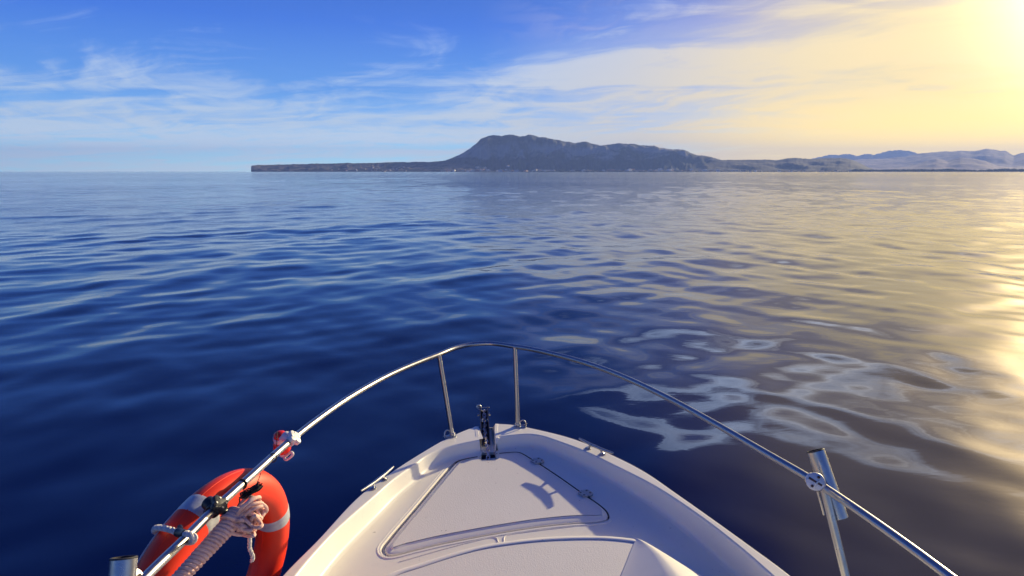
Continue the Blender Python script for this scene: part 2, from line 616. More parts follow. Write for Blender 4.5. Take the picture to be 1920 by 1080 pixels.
def land_mat(name, veg, rock, lo, hi, rs, amount):
    m, t, b = new_mat(name)
    b.inputs['Roughness'].default_value = 0.95
    b.inputs['Specular IOR Level'].default_value = 0.1
    co = t.n('ShaderNodeTexCoord').outputs['Object']
    s = t.n('ShaderNodeSeparateXYZ'); t.link(co, s.inputs[0])
    n1_ = t.noise(co, rs, 8, 0.62, 0.5)
    n2_ = t.noise(co, rs * 6, 6, 0.6)
    hgt = t.math('ADD', s.outputs[2], t.math('MULTIPLY', t.math('SUBTRACT', n1_, 0.5), (hi - lo) * 1.6))
    band = t.math('MULTIPLY', t.step(hgt, lo, lo + (hi - lo) * 0.25), t.step(hgt, hi, hi - (hi - lo) * 0.45))
    k = t.math('MULTIPLY', t.math('MULTIPLY', band, t.step(n1_, 0.40, 0.56)), amount)
    vg = t.mix(t.step(n2_, 0.35, 0.65), tuple(c * 0.7 for c in veg) + (1,), tuple(c * 1.35 for c in veg) + (1,))
    t.link(t.mix(k, vg, tuple(rock) + (1,)), b.inputs['Base Color'])
    return m


def land_fn(prof, D0, D1, curve, relief, seed):
    xs = [p[0] for p in prof]; ys = [p[1] for p in prof]
    def d01(px):
        return (np.interp(px, [a for a, _ in D0], [b for _, b in D0]), np.interp(px, [a for a, _ in D1], [b for _, b in D1]))
    def height(px, f):
        d0, d1 = d01(px)
        py = float(np.interp(px, xs, ys)) + 0.5 * noise.fractal(Vector((px / 9.0, seed * 3.1, 0)), 0.7, 2.0, 4)
        H = max(0.0, tan_el(px, py) * d1 + EYE)
        if f <= 1:
            g = float(np.interp(f, [c[0] for c in curve], [c[1] for c in curve]))
        else:
            g = 1 - (f - 1) * 1.6
        d = d0 + (d1 - d0) * f
        q = land_dir(px) * d
        z = H * g
        env = math.sin(min(1, max(0, f)) * math.pi) if f <= 1 else 0.0
        rid = abs(noise.fractal(Vector((q.x / relief[1], q.y / (relief[1] * 1.8), seed)), 0.9, 2.1, 5))
        fine_ = noise.fractal(Vector((q.x / 260.0, q.y / 500.0, seed + 9)), 0.8, 2.0, 4)
        z -= H * relief[0] * rid * env
        z += fine_ * H * 0.035 * (1 if f > 0.05 else 0)
        # never stand taller in the view than the skyline of the photo
        z = min(z, (H if f <= 1 else H * g) / d1 * d * (1.0 if f < 1 else 1.0) if f < 1 else z)
        return Vector((q.x, q.y, max(z, -4.0) if f > 0 else -4.0))
    return height


def build_land(name, label, prof, D0, D1, curve, relief, seed, mat, n=420, fs=None):
    h = land_fn(prof, D0, D1, curve, relief, seed)
    x0, x1 = prof[0][0], prof[-1][0]
    xs = np.linspace(x0, x1, n)
    fs = fs or [0, .02, .05, .09, .13, .18, .23, .29, .35, .41, .47, .53, .59, .65, .71, .77, .83, .89, .94, .98, 1.0, 1.05, 1.15, 1.35, 1.63]
    mb = MB()
    rows = [[h(float(x), f) for x in xs] for f in fs]
    mb.loft(rows, closed=False)
    o = mb.build(name, mat, auto=0)
    tag(o, label, kind='structure')
    return h


M_MASSIF = land_mat('mountain_scrub', (0.026, 0.036, 0.034), (0.40, 0.37, 0.34), 260, 700, 0.0014, 0.7)
M_HEAD = land_mat('headland_scrub', (0.032, 0.038, 0.034), (0.30, 0.25, 0.19), 20, 200, 0.004, 0.6)
M_HILL = land_mat('hill_scrub', (0.040, 0.042, 0.040), (0.20, 0.17, 0.13), 100, 260, 0.003, 0.4)
M_FAR = land_mat('far_range_hazed', (0.30, 0.21, 0.17), (0.34, 0.25, 0.20), 500, 1100, 0.0006, 0.4)  # pale warm haze painted into the colour of the far land

headland_prof = [(470.6, 322), (471.6, 311), (476, 309.6), (486, 309.6), (520, 308.6), (560, 307.8), (600, 307), (640, 306), (650, 305.4), (665, 306.3),
                 (700, 305.4), (740, 304), (780, 303.6), (830, 303.4), (870, 306), (900, 312), (925, 320)]
massif_prof = [(700, 322), (760, 309), (800, 304), (820, 303), (833, 301.5), (852, 294), (869, 287), (886, 275), (893, 270), (902, 261.5), (914, 255.4), (923, 253), (932, 254), (940, 256),
               (953, 253), (966, 255), (977, 255.4), (991, 252.8), (1007, 255.4), (1017, 256), (1032, 260.6), (1049, 263), (1064, 265.5), (1079, 268),
               (1090, 266), (1101, 266), (1112, 269.6), (1124, 273), (1142, 270.4), (1161, 269), (1176, 270.4), (1180, 270), (1208, 272.7), (1225, 273),
               (1238, 278), (1255, 278.7), (1283, 281.5), (1292, 286), (1306, 291.5), (1315, 291), (1330, 293.7), (1345, 298.4), (1367, 304), (1400, 312), (1430, 321)]
hills_prof = [(1290, 321), (1320, 306), (1345, 300), (1367, 300), (1395, 299.2), (1424, 299.6), (1452, 300.3), (1480, 296.2), (1491, 295.6), (1514, 298), (1536, 297),
              (1572, 296.3), (1594, 298.6), (1610, 305.5), (1629, 314.7), (1640, 317.5), (1700, 321)]
mid_prof = [(1500, 304), (1560, 301), (1604, 299.3), (1663, 297), (1695, 294), (1718, 288.3), (1739, 285.6), (1778, 283.7), (1796, 281.5), (1819, 284.2), (1846, 278), (1869, 282.6),
            (1881, 283.3), (1897, 291.8), (1911, 287.2), (1930, 284.5), (1990, 280), (2080, 285), (2200, 281), (2400, 290), (2700, 300), (2900, 320)]
front_prof = [(1660, 320), (1700, 312), (1720, 306.6), (1755, 296.6), (1775, 302), (1798, 295.4), (1820, 297), (1846, 302), (1869, 311), (1900, 314), (1960, 309), (2050, 300), (2200, 306), (2400, 318)]
far_prof = [(1480, 305), (1528, 295.6), (1540, 293), (1555, 290), (1570, 291), (1590, 288.8), (1604, 291.8), (1620, 289.6), (1631, 288.8), (1636, 290.6), (1650, 286), (1663, 283.7), (1675, 281.6), (1686, 281),
            (1700, 282.6), (1718, 288.3), (1745, 297), (1800, 304)]
CURVE = [(0, 0), (.03, .012), (.25, .055), (.4, .16), (.55, .36), (.68, .52), (.76, .66), (.82, .88), (.9, .96), (1, 1)]
SOFT = [(0, 0), (.03, .02), (.3, .25), (.6, .6), (1, 1)]
CLIFF = [(0, 0), (.05, .10), (.3, .35), (.6, .66), (.8, .88), (1, 1)]
h_head = build_land('headland', 'long flat-topped headland ending in a sheer cliff', headland_prof, [(470, 13600), (900, 12400)], [(470, 13800), (520, 14200), (900, 13800)],
                    CLIFF, (0.35, 420), 3.0, M_HEAD)
h_mass = build_land('mountain', 'blue mountain with a long uneven ridge and pale cliffs', massif_prof, [(700, 12600), (1430, 11800)], [(700, 15500), (1430, 14500)],
                    CURVE, (0.75, 620), 5.0, M_MASSIF, 560)
h_hill = build_land('hills', 'low dark hills right of the big mountain', hills_prof, [(1290, 11900), (1700, 11800)], [(1290, 14000), (1700, 14500)],
                    SOFT, (0.35, 700), 8.0, M_HILL, 300)
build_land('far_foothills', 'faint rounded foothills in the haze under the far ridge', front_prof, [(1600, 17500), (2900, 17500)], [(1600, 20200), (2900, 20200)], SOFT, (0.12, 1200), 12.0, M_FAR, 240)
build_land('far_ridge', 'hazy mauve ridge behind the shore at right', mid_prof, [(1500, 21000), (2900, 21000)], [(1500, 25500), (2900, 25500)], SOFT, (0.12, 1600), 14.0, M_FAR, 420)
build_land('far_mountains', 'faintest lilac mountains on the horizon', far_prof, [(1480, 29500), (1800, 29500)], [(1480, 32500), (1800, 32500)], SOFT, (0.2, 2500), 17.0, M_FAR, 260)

# the long flat plain along the shore, with its belt of trees
pl_mb = MB()
rows = []
for d, z in [(11500, -3), (11560, 3), (11900, 5), (12600, 8), (17300, 12)]:
    rows.append([land_dir(x) * d + Vector((0, 0, z)) for x in np.linspace(1280, 2900, 160)])
pl_mb.loft(rows, closed=False)
tag(pl_mb.build('shore_plain', M_HILL, auto=0), 'low flat plain along the far shore', kind='structure')

M_TREES = land_mat('tree_belt', (0.045, 0.055, 0.030), (0.10, 0.09, 0.05), 2, 40, 0.02, 0.5)
tb = MB()
trr = random.Random(4)
for i in range(1500):
    x = 1000 + (2300 - 1000) * trr.random() ** 0.9
    base = 11450 + trr.random() * 300
    hgt = trr.uniform(7, 15) * (1.0 if x < 1600 else 2.6 + 1.2 * noise.noise(Vector((x / 60.0, 0, 0))))
    p = land_dir(x) * base
    wdt = hgt * trr.uniform(0.8, 1.9)
    M = Matrix.Translation(Vector((p.x, p.y, hgt * 0.42))) @ Matrix.Rotation(trr.random() * 6, 4, 'Z') @ Matrix.Diagonal((wdt, wdt * 0.8, hgt * 0.6, 1))
    tb.ball(M, 7, 4)
tag(tb.build('coastal_trees', M_TREES, auto=0), 'dark belt of trees along the far shore', kind='stuff')

# little houses and blocks of the shore towns
HW = [simple('house_render_white', (0.88, 0.85, 0.80), 0.8), simple('house_render_cream', (0.62, 0.52, 0.40), 0.8), simple('house_render_rose', (0.55, 0.34, 0.26), 0.8)]
HR = simple('roof_tiles', (0.30, 0.13, 0.07), 0.9)
HG = simple('house_window', (0.05, 0.06, 0.08), 0.3)


def house_mesh(kind):
    mb = MB()
    wd, dp, ht, roof, floors = [(22, 14, 7, 3.0, 2), (34, 16, 13, 0, 4), (16, 14, 6, 2.6, 2), (60, 18, 22, 0, 7)][kind]
    mb.box(Matrix.Translation((0, 0, ht / 2 - 4)), (wd, dp, ht + 8), 0)
    if roof:
        a, b = wd / 2 + 0.8, dp / 2 + 0.8
        mb.add([(-a, -b, ht), (a, -b, ht), (a, b, ht), (-a, b, ht), (-a * 0.55, 0, ht + roof), (a * 0.55, 0, ht + roof)],
               [(0, 1, 5, 4), (2, 3, 4, 5), (1, 2, 5), (3, 0, 4), (3, 2, 1, 0)], 1, False)
    else:
        mb.box(Matrix.Translation((0, 0, ht + 0.5)), (wd + 1, dp + 1, 1.0), 0)
        mb.box(Matrix.Translation((wd * 0.2, 0, ht + 2.2)), (5, 5, 3), 0)
    nw = int(wd / 5)
    for fl in range(floors):
        for k in range(nw):
            x = -wd / 2 + (k + 0.5) * wd / nw
            mb.box(Matrix.Translation((x, -dp / 2, 1.8 + fl * 3.0)), (2.0, 0.3, 1.5), 2)
    return mb


house_me = {}
def place_house(px, f, hf, kind, wall, name, label, cat, group=None, s=1.0):
    if group:
        look = ('white', 'cream', 'rose')[wall] + (' tiled-roof house' if kind in (0, 2) else ' flat-roofed block')
        where = 'at the waterline' if (hf is None or f < 0.05) else ('just above the shore' if f < 0.16 else 'higher up the slope')
        label = 'tiny ' + look + ' ' + where + ', ' + label
    if (kind, wall) not in house_me:
        o = house_mesh(kind).build(name, [HW[wall], HR, HG], auto=0)
        for p in o.data.polygons: p.use_smooth = False
        house_me[(kind, wall)] = o.data
    else:
        o = bpy.data.objects.new(name, house_me[(kind, wall)])
        C.objects.link(o)
    p = hf(px, f) if hf else land_dir(px) * f + Vector((0, 0, 5))
    o.location = p
    o.rotation_euler = (0, 0, -math.atan2(p.x, p.y) + hr.uniform(-0.2, 1.4))
    o.scale = (s, s, s)
    tag(o, label, cat, group)


hr = random.Random(21)
for i in range(34):
    px = hr.choice([hr.uniform(600, 700), hr.uniform(690, 800), hr.uniform(690, 800)])
    place_house(px, hr.uniform(0.02, 0.45), h_head, hr.choice([0, 2, 2]), hr.choice([0, 0, 1, 2]), 'house',
                'on the headland left of the mountain', 'house', 'houses scattered on the headland slope', 1.35)
for i in range(115):
    px = hr.choice([hr.gauss(860, 26), hr.gauss(870, 20), hr.uniform(900, 1040), hr.uniform(900, 1040)])
    place_house(px, min(0.42, max(0.012, abs(hr.gauss(0.0, 0.21)))), h_mass, hr.choice([0, 1, 1, 2]), hr.choice([0, 0, 1, 2]), 'house',
                'in the town left under the mountain', 'house', 'houses of the town below the mountain', 2.3)
for i in range(115):
    px = hr.choice([hr.uniform(1060, 1400), hr.gauss(1250, 50)])
    place_house(px, min(0.42, max(0.012, abs(hr.gauss(0.0, 0.18)))), h_mass, hr.choice([0, 1, 1, 2]), hr.choice([0, 0, 1, 2]), 'house',
                'in the town right of the peak', 'house', 'buildings of the town strip right of the peak', 2.3)
for i in range(26):
    place_house(hr.uniform(1400, 1600), hr.uniform(11440, 11480), None, hr.choice([0, 1, 2]), hr.choice([1, 1, 2, 0]), 'house',
                'among trees below the low hills', 'house', 'buildings among the shore trees', 1.3)
for px, s, lab in [(877, 1.0, 'brightest white apartment block on the shore, left one of the pair'), (886, 1.2, 'brightest white apartment block on the shore, right one of the pair')]:
    place_house(px, 0.012, h_mass, 3, 0, 'apartment_block', lab, 'building', None, s)
place_house(1346.5, 11430, None, 1, 0, 'apartment_block', 'lone white block on the shore where the mountain ends', 'building', None, 1.9)

# a small white boat far out under the headland
bm_ = MB()
Lb = 9.0
rings = []
for k in range(13):
    y = -Lb + 2 * Lb * k / 12
    hw = 2.6 * (1 - max(0, (y / Lb)) ** 2.2) + 0.05
    zt = 1.7 + 0.9 * max(0, y / Lb)
    rings.append([Vector((-hw, y, zt)), Vector((-hw * 0.85, y, 0.2)), Vector((0, y, -0.6)), Vector((hw * 0.85, y, 0.2)), Vector((hw, y, zt))])
bm_.loft(rings, closed=True, cap0=True, cap1=True)
far_boat = empty('cabin_cruiser', drop(721, 323.0, 2.4).normalized() * 4200, 0)
far_boat.location.z = 0
far_boat.rotation_euler = (0, 0, R(70))
tag(far_boat, 'tiny white cabin boat far off under the headland', 'boat')
bm_.build('hull', WPLAST, far_boat)
b2 = MB(); b2.box(Matrix.Translation((0, -1.0, 2.9)), (3.6, 7.0, 2.4), 0, 0.3)
b2.box(Matrix.Translation((0, -2.0, 4.8)), (2.8, 4.0, 1.3), 0, 0.3)
b2.build('cabin', WPLAST, far_boat)
b3 = MB(); b3.box(Matrix.Translation((0, -0.9, 3.2)), (3.7, 5.0, 0.8), 0, 0.1)
b3.build('window', HG, far_boat)

# ------------------------------------------------------------------ the boat we stand on
BX, BY, BYAW = -0.04, 3.5, R(4.5)
boat = empty('motorboat', (BX, BY, 0), BYAW)
tag(boat, 'white motorboat bow with steel bow rail, locker hatch and cleats in the foreground', 'boat')
BM = chain_matrix(boat)
BI = BM.inverted()


def loc(px, py, d):
    return BI @ drop(px, py, d)


def locp(px, py, depth):
    return BI @ at(px, py, depth)


def deck_z(t):
    return EYE - (1.462 + 0.045 * (-0.1 - t))


GZ = 1.0      # gunwale height
outer_pts = [(-0.98, -4.9), (-1.06, -4.3), (-1.10, -3.6), (-1.09, -2.8), (-1.02, -2.0), (-.93, -1.55), (-.876, -1.3), (-.80, -1.072), (-.69, -.72), (-.559, -.47), (-.442, -.282),
             (-.311, -.099), (-.165, .042), (-.06, .078), (.045, .060), (.158, -.007), (.355, -.166), (.519, -.39), (.628, -.586), (.709, -.811), (.778, -1.012),
             (.846, -1.219), (.914, -1.441), (1.03, -2.0), (1.10, -2.8), (1.11, -3.6), (1.07, -4.3), (.99, -4.9)]
inner_pts = [(-0.90, -4.8), (-0.98, -4.3), (-1.02, -3.6), (-1.00, -2.8), (-.935, -2.0), (-.865, -1.55), (-.825, -1.3), (-.755, -1.05), (-.705, -.92), (-.622, -.731), (-.555, -.576), (-.459, -.405), (-.420, -.333),
             (-.344, -.248), (-.265, -.198), (-.144, -.146), (-.064, -.118), (.03, -.095), (.130, -.088), (.189, -.116), (.253, -.179), (.379, -.327), (.506, -.524), (.628, -.734),
             (.723, -.968), (.788, -1.176), (.835, -1.376), (.94, -2.0), (1.01, -2.8), (1.03, -3.6), (.98, -4.3), (.91, -4.8)]
OC = Vector((0.0, -0.95))


def polar(pts, ang):
    P = catmull([Vector(p) for p in pts], 10)
    a = np.array([math.atan2(p.x - OC.x, p.y - OC.y) for p in P])
    r = np.array([(p - OC).length for p in P])
    i = np.argsort(a)
    return np.interp(ang, a[i], r[i])


lo_a = math.atan2(-0.90, -4.8 + 0.95) + 0.005
hi_a = math.atan2(0.91, -4.8 + 0.95) - 0.005
ang = np.unique(np.r_[np.linspace(lo_a, -2.0, 60), np.linspace(-2.0, 2.0, 420), np.linspace(2.0, hi_a, 60)])
ro, ri = polar(outer_pts, ang), polar(inner_pts, ang)
outer2 = [OC + Vector((math.sin(a), math.cos(a))) * r for a, r in zip(ang, ro)]
inner2 = [OC + Vector((math.sin(a), math.cos(a))) * r for a, r in zip(ang, ri)]


def inward(L, i, d):
    a, b = L[max(i - 1, 0)], L[min(i + 1, len(L) - 1)]
    t = (b - a).normalized()
    n = Vector((t.y, -t.x))        # loop runs port -> bow -> starboard, so inboard is on its right
    return L[i] + n * d


# parallel curves have to stay clean: smooth the direction used for offsets
def ring_at(L, d, z):
    out = []
    for i in range(len(L)):
        p = inward(L, i, d)
        zz = z(p.y) if callable(z) else z
        out.append(Vector((p.x, p.y, zz)))
    return out


def floor_z(t):
    if t > -2.45: return deck_z(t)
    return 0.34


NOTCH = (-0.152, -0.052)


def in_notch(i, j):
    p = outer2[j]
    return NOTCH[0] < p.x < NOTCH[1] and p.y > -0.3


def in_notch_in(i, j):
    p = inner2[j]
    return NOTCH[0] + 0.005 < p.x < NOTCH[1] - 0.005 and p.y > -0.3


# hull outside
mb = MB()
prof = [(0.80, -0.42), (0.52, -0.25), (0.33, -0.02), (0.20, 0.30), (0.10, 0.62), (0.03, 0.88), (0.012, 0.925), (-0.016, 0.932), (-0.020, 0.952), (-0.016, 0.972), (0.004, 0.978)]
rings = []
for d, z in prof:
    row = []
    for i in range(len(outer2)):
        p = outer2[i]
        k = max(0.0, 1 - (p.y + 4.9) / 5.0)
        f = 1 - 0.45 * k
        base = Vector((p.x, p.y))
        if d > 0.05:
            q = OC + (base - OC) * 1.0
            q = Vector((base.x * (1 - d / 1.25 * f), base.y - d * 0.9 * max(0, (base.y + 1.2) / 1.3)))
        else:
            q = inward(outer2, i, d)
        row.append(Vector((q.x, q.y, z)))
    rings.append(row)
mb.loft(rings, closed=False)
o = mb.build('hull', HULLM, boat)
# transom
tr = MB()
ends = [(r[0], r[-1]) for r in rings]
tr.add([p for e in ends for p in e], [(2 * i, 2 * i + 1, 2 * i + 3, 2 * i + 2) for i in range(len(ends) - 1)], 0, False)
tr.build('transom', HULLM, boat)

# foredeck with gunwale, inner wall and floor in one moulding
mb = MB()
N2 = len(outer2)
r_out = [ring_at(outer2, 0.002, 0.975), ring_at(outer2, 0.0, 0.985), ring_at(outer2, 0.002, 0.995), ring_at(outer2, 0.006, 0.9993), ring_at(outer2, 0.008, GZ), ring_at(outer2, 0.0095, GZ)]
mb.loft(r_out, closed=False, skip=in_notch)
r_in = [ring_at(inner2, -0.0075, GZ), ring_at(inner2, -0.006, GZ), ring_at(inner2, -0.002, GZ - 0.0015), ring_at(inner2, 0.001, GZ - 0.005), ring_at(inner2, 0.0025, GZ - 0.011), ring_at(inner2, 0.003, GZ - 0.015),
        ring_at(inner2, 0.005, GZ - 0.030), ring_at(inner2, 0.007, lambda t: floor_z(t) + 0.022),
        ring_at(inner2, 0.011, lambda t: floor_z(t) + 0.009), ring_at(inner2, 0.019, lambda t: floor_z(t) + 0.002), ring_at(inner2, 0.030, lambda t: floor_z(t))]
mb.loft(r_in, closed=False, skip=in_notch_in)
mb.loft([r_out[-1], r_in[0]], closed=False, skip=in_notch)
foot = [Vector((p.x, p.y)) for p in r_in[-1]]

hatch_pts = [(-.067, -.182), (.040, -.170), (.066, -.176), (.093, -.208), (.126, -.262), (.149, -.297), (.232, -.441), (.319, -.605), (.385, -.728), (.403, -.785), (.396, -.832), (.361, -.852),
             (.230, -.856), (.09, -.871), (-.049, -.897), (-.190, -.929), (-.327, -.965), (-.440, -1.003), (-.503, -1.025), (-.538, -1.024), (-.555, -.988), (-.535, -.920), (-.446, -.697),
             (-.341, -.434), (-.285, -.297), (-.262, -.256), (-.228, -.233), (-.147, -.204)]
seam = resample(catmull([Vector(p) for p in hatch_pts], 10, True), 300, True)
sn = loop_normals(seam)


def soft(v, k=7):
    n = len(v)
    return [sum(v[(i + j) % n] for j in range(-k, k + 1)) / (2 * k + 1) for i in range(n)]


def side_w(p, nr, stb, port, aft):
    if nr.y < -0.75: return aft
    if nr.x < -0.45: return port
    return stb


def offs(L, nr, d):
    return [L[i] + nr[i] * d[i] for i in range(len(L))]


HX0, HX1, HT0, HT1 = -0.139, -0.060, -0.252, -0.142


def bump_loop(L, inward_notch):
    """fore edge of the hatch opening: a bay forward for the chain (deck) or back (lid)"""
    t_new = HT0 if inward_notch else HT1
    keep = [p for p in L if not (HX0 < p.x < HX1 and p.y > -0.35)]
    k = next(i for i in range(len(keep)) if (keep[i] - keep[i - 1]).length > 0.05)
    a, b = keep[k - 1], keep[k]
    xa, xb = (HX0, HX1) if a.x < b.x else (HX1, HX0)
    sg = 1 if xa < xb else -1
    c = 0.008
    pts = [Vector((xa, a.y)), Vector((xa, t_new + (c if inward_notch else -c))), Vector((xa + sg * c, t_new)), Vector((xb - sg * c, t_new)),
           Vector((xb, t_new + (c if inward_notch else -c))), Vector((xb, b.y))]
    return keep[:k] + pts + keep[k:]


d_open = soft([side_w(p, nr, 0.004, 0.017, 0.009) for p, nr in zip(seam, sn)])
open_loop = bump_loop(offs(seam, sn, d_open), False)
front = [p for p in foot if p.y > -2.45]
V, Fc = fill(front, [open_loop])
mb.add([(p.x, p.y, deck_z(p.y)) for p in V], Fc, 0, False)
# rounded lip and wall of the recess, and its floor
on = loop_normals(open_loop)
rec = [[(Vector((p.x - n_.x * d, p.y - n_.y * d, deck_z(p.y) + z))) for p, n_ in zip(open_loop, on)] for d, z in [(-0.0, 0), (0.002, -0.0015), (0.003, -0.006), (0.003, -0.022)]]
mb.loft(rec)
V2, F2 = fill([Vector((p.x, p.y)) for p in rec[-1]])
mb.add([(p.x, p.y, deck_z(p.y) - 0.022) for p in V2], [f for f in F2 if sum(V2[i].y for i in f) / 3 < -0.20], 0, False)
lip = [i for i in range(300) if sn[i].x < -0.3 or sn[i].y < -0.6]
kk = max(range(len(lip)), key=lambda q: (lip[q] - lip[q - 1]) % 300)
lip = lip[kk:] + lip[:kk]
mb.tube([Vector((seam[i].x + sn[i].x * (d_open[i] + 0.012), seam[i].y + sn[i].y * (d_open[i] + 0.012), deck_z(seam[i].y) - 0.001)) for i in lip], 0.0028, 8)
# moulded outlines aft of the hatch
for pts in [[(-.486, -1.075), (-.325, -1.008), (-.200, -.962), (-.118, -.938), (-.100, -.945), (-.093, -.975)], [(-.070, -.975), (-.066, -.940), (-.050, -.925), (.10, -.898), (.236, -.880)]]:
    P = [Vector((x, y, deck_z(y) - 0.0005)) for x, y in pts]
    mb.tube(catmull(P, 8), 0.0032, 8)
# cockpit floor and bulkhead aft of the cabin
aft = [p for p in foot if p.y <= -2.45]
left = [p for p in aft if p.x < 0]; right = [p for p in aft if p.x > 0]
V3, F3 = fill(left + right)
mb.add([(p.x, p.y, 0.34) for p in V3], F3, 0, False)
mb.add([(left[-1].x, -2.45, 0.34), (right[0].x, -2.45, 0.34), (right[0].x, -2.45, deck_z(-2.45)), (left[-1].x, -2.45, deck_z(-2.45))], [(0, 1, 2, 3)], 0, False)
foredeck = mb.build('foredeck', WHITE, boat)

# dark chain locker under the opening
lk = MB()
LM = Matrix.Translation((-0.0995, -0.20, deck_z(-0.2) - 0.13))
lk.box(LM, (0.082, 0.118, 0.004))
for sx in (-1, 1):
    lk.box(LM @ Matrix.Translation((sx * 0.041, 0, 0.054)), (0.003, 0.118, 0.108))
for sy in (-1, 1):
    lk.box(LM @ Matrix.Translation((0, sy * 0.058, 0.054)), (0.082, 0.003, 0.108))
lk.build('chain_locker', HOLE, boat)

# hatch lid
hatch = empty('locker_hatch', (-0.06, -0.55, deck_z(-0.55)))
hatch.parent = boat
HM = Matrix.Translation(hatch.location)
HI = HM.inverted()
g_in = soft([side_w(p, nr, 0.003, 0.004, 0.004) for p, nr in zip(seam, sn)])
lid = bump_loop(offs(seam, sn, [-v for v in g_in]), True)
ln_ = loop_normals(lid)
inner_d = soft([side_w(p, nr, 0.012, 0.020, 0.040) for p, nr in zip(lid, ln_)], 9)


def lid_ring(d, z):
    return [HI @ Vector((p.x - n_.x * (d if not hasattr(d, '__len__') else d[i]), p.y - n_.y * (d if not hasattr(d, '__len__') else d[i]), deck_z(p.y) + z)) for i, (p, n_) in enumerate(zip(lid, ln_))]


mb = MB()
rings = [lid_ring(0.002, -0.020), lid_ring(0.0, -0.004), lid_ring(0.001, -0.0005), lid_ring(0.004, 0.0015),
         lid_ring([v - 0.006 for v in inner_d], 0.0020), lid_ring([v - 0.003 for v in inner_d], 0.0030), lid_ring([v for v in inner_d], 0.0055), lid_ring([v + 0.003 for v in inner_d], 0.0065), lid_ring([v + 0.005 for v in inner_d], 0.0065)]
mb.loft(rings, closed=True)
top = [Vector((p.x, p.y)) for p in rings[-1]]
V, Fc = fill(top)
zf = lambda x, y: deck_z(y + hatch.location.y) + 0.0065 - hatch.location.z
mb.add([(p.x, p.y, zf(p.x, p.y)) for p in V], Fc, 1, False)
mb.build('lid', [WHITE, GRIP], hatch)
# rubber seal showing along the fore and starboard seam
gk = MB()
seal = [HI @ Vector((p.x, p.y, deck_z(p.y) - (0.0015 if nr.x > 0.3 or nr.y > 0.5 else 0.012))) for p, nr in zip(seam, sn)]
k0 = next(i for i in range(300) if (seam[i].x > HX1 and seam[i - 1].x <= HX1 and seam[i].y > -0.3))
order = seal[k0:] + seal[:k0]
order = [p for p in order if not (HX0 - 0.002 < p.x + hatch.location.x < HX1 + 0.002 and p.y + hatch.location.y > -0.3)]
nn = {tuple(p): nr for p, nr in zip(seal, sn)}
order = [p for p in order if (nn[tuple(p)].x > 0.25 and nn[tuple(p)].y > -0.55) or nn[tuple(p)].y > 0.45]
k1 = max(range(1, len(order)), key=lambda i: (order[i] - order[i - 1]).length)
for part_ in (order[:k1], order[k1:]):
    if len(part_) > 4: gk.tube(part_, 0.0036, 8)
gk.build('rubber_seal', RUBBER, hatch)
# hinges: two leaves with four screws each
for px, py, d2 in [((.149), (-.296), None), ((.334), (-.632), None)]:
    c = Vector((px, py, deck_z(py) + 0.004))
    k = min(range(300), key=lambda i: (seam[i] - Vector((px, py))).length)
    t = (seam[(k + 3) % 300] - seam[k - 3]).normalized()
    rot = math.atan2(t.y, t.x)
    c.x, c.y = seam[k].x, seam[k].y
    hb = MB()
    HMx = HI @ Matrix.Translation(c) @ Matrix.Rotation(rot, 4, 'Z')
    for sgn in (-1, 1):
        w2 = 0.030
        ol = [(-0.026, 0.003), (-0.028, 0.010), (-0.024, 0.024), (-0.018, w2), (0.018, w2), (0.024, 0.024), (0.028, 0.010), (0.026, 0.003)]
        ringb = [HMx @ Vector((x, sgn * y, -0.0035 + (0.006 if sgn * 1 and seam else 0))) for x, y in ol]
        zt = 0.009 if sgn > 0 else 0.009
        r0 = [HMx @ Vector((x, sgn * y, -0.004)) for x, y in ol]
        r1 = [HMx @ Vector((x, sgn * y, zt - 0.001)) for x, y in ol]
        r2 = [HMx @ Vector((x * 0.96, sgn * (0.003 + (y - 0.003) * 0.96), zt)) for x, y in ol]
        hb.loft([r0, r1, r2], True, True, True, 0, False)
        for sx in (-0.013, 0.013):
            hb.cyl(HMx @ Vector((sx, sgn * 0.018, zt - 0.001)), HMx @ Vector((sx, sgn * 0.018, zt + 0.0008)), 0.0048, 12, 1)
    hb.cyl(HMx @ Vector((-0.028, 0, 0.007)), HMx @ Vector((0.028, 0, 0.007)), 0.0042, 12, 0)
    hb.build('hinge', [STEEL2, RUBBER], hatch)

# channel through the bow for the chain
mb = MB()
cx = (NOTCH[0] + NOTCH[1]) / 2
secs = []
for t, zf_, zt_, hw_b, hw_t in [(0.085, 0.968, 0.972, 0.036, 0.052), (0.078, 0.968, 0.999, 0.036, 0.052), (0.06, 0.965, 1.0, 0.036, 0.050), (0.02, 0.958, 1.0, 0.036, 0.046),
                                (-0.03, 0.950, 1.0, 0.037, 0.043), (-0.09, 0.943, 1.0, 0.038, 0.043), (-0.125, 0.938, 0.998, 0.039, 0.043), (-0.146, 0.934, 0.975, 0.040, 0.043), (-0.155, 0.931, 0.942, 0.040, 0.0415)]:
    sh = 0.008 if t < -0.1 else 0.0
    x0 = cx
    e = 0.022 if zt_ > 0.99 else 0.004
    secs.append([Vector((x0 - hw_t - e, t, zt_ - 0.004)), Vector((x0 - hw_t - e * 0.8, t, zt_ + 0.001)), Vector((x0 - hw_t - 0.002, t, zt_ + 0.0015)), Vector((x0 - hw_t, t, zt_ - 0.003)), Vector((x0 - hw_b - 0.002, t, zf_ + 0.008)), Vector((x0 - hw_b + 0.006, t, zf_)),
                 Vector((x0 + hw_b - 0.006, t, zf_)), Vector((x0 + hw_b + 0.002, t, zf_ + 0.008)), Vector((x0 + hw_t, t, zt_ - 0.003)), Vector((x0 + hw_t + 0.002, t, zt_ + 0.0015)), Vector((x0 + hw_t + e * 0.8, t, zt_ + 0.001)), Vector((x0 + hw_t + e, t, zt_ - 0.004))])
tip = sorted([(p.x, p.y) for p in outer2 if p.y > -0.2])
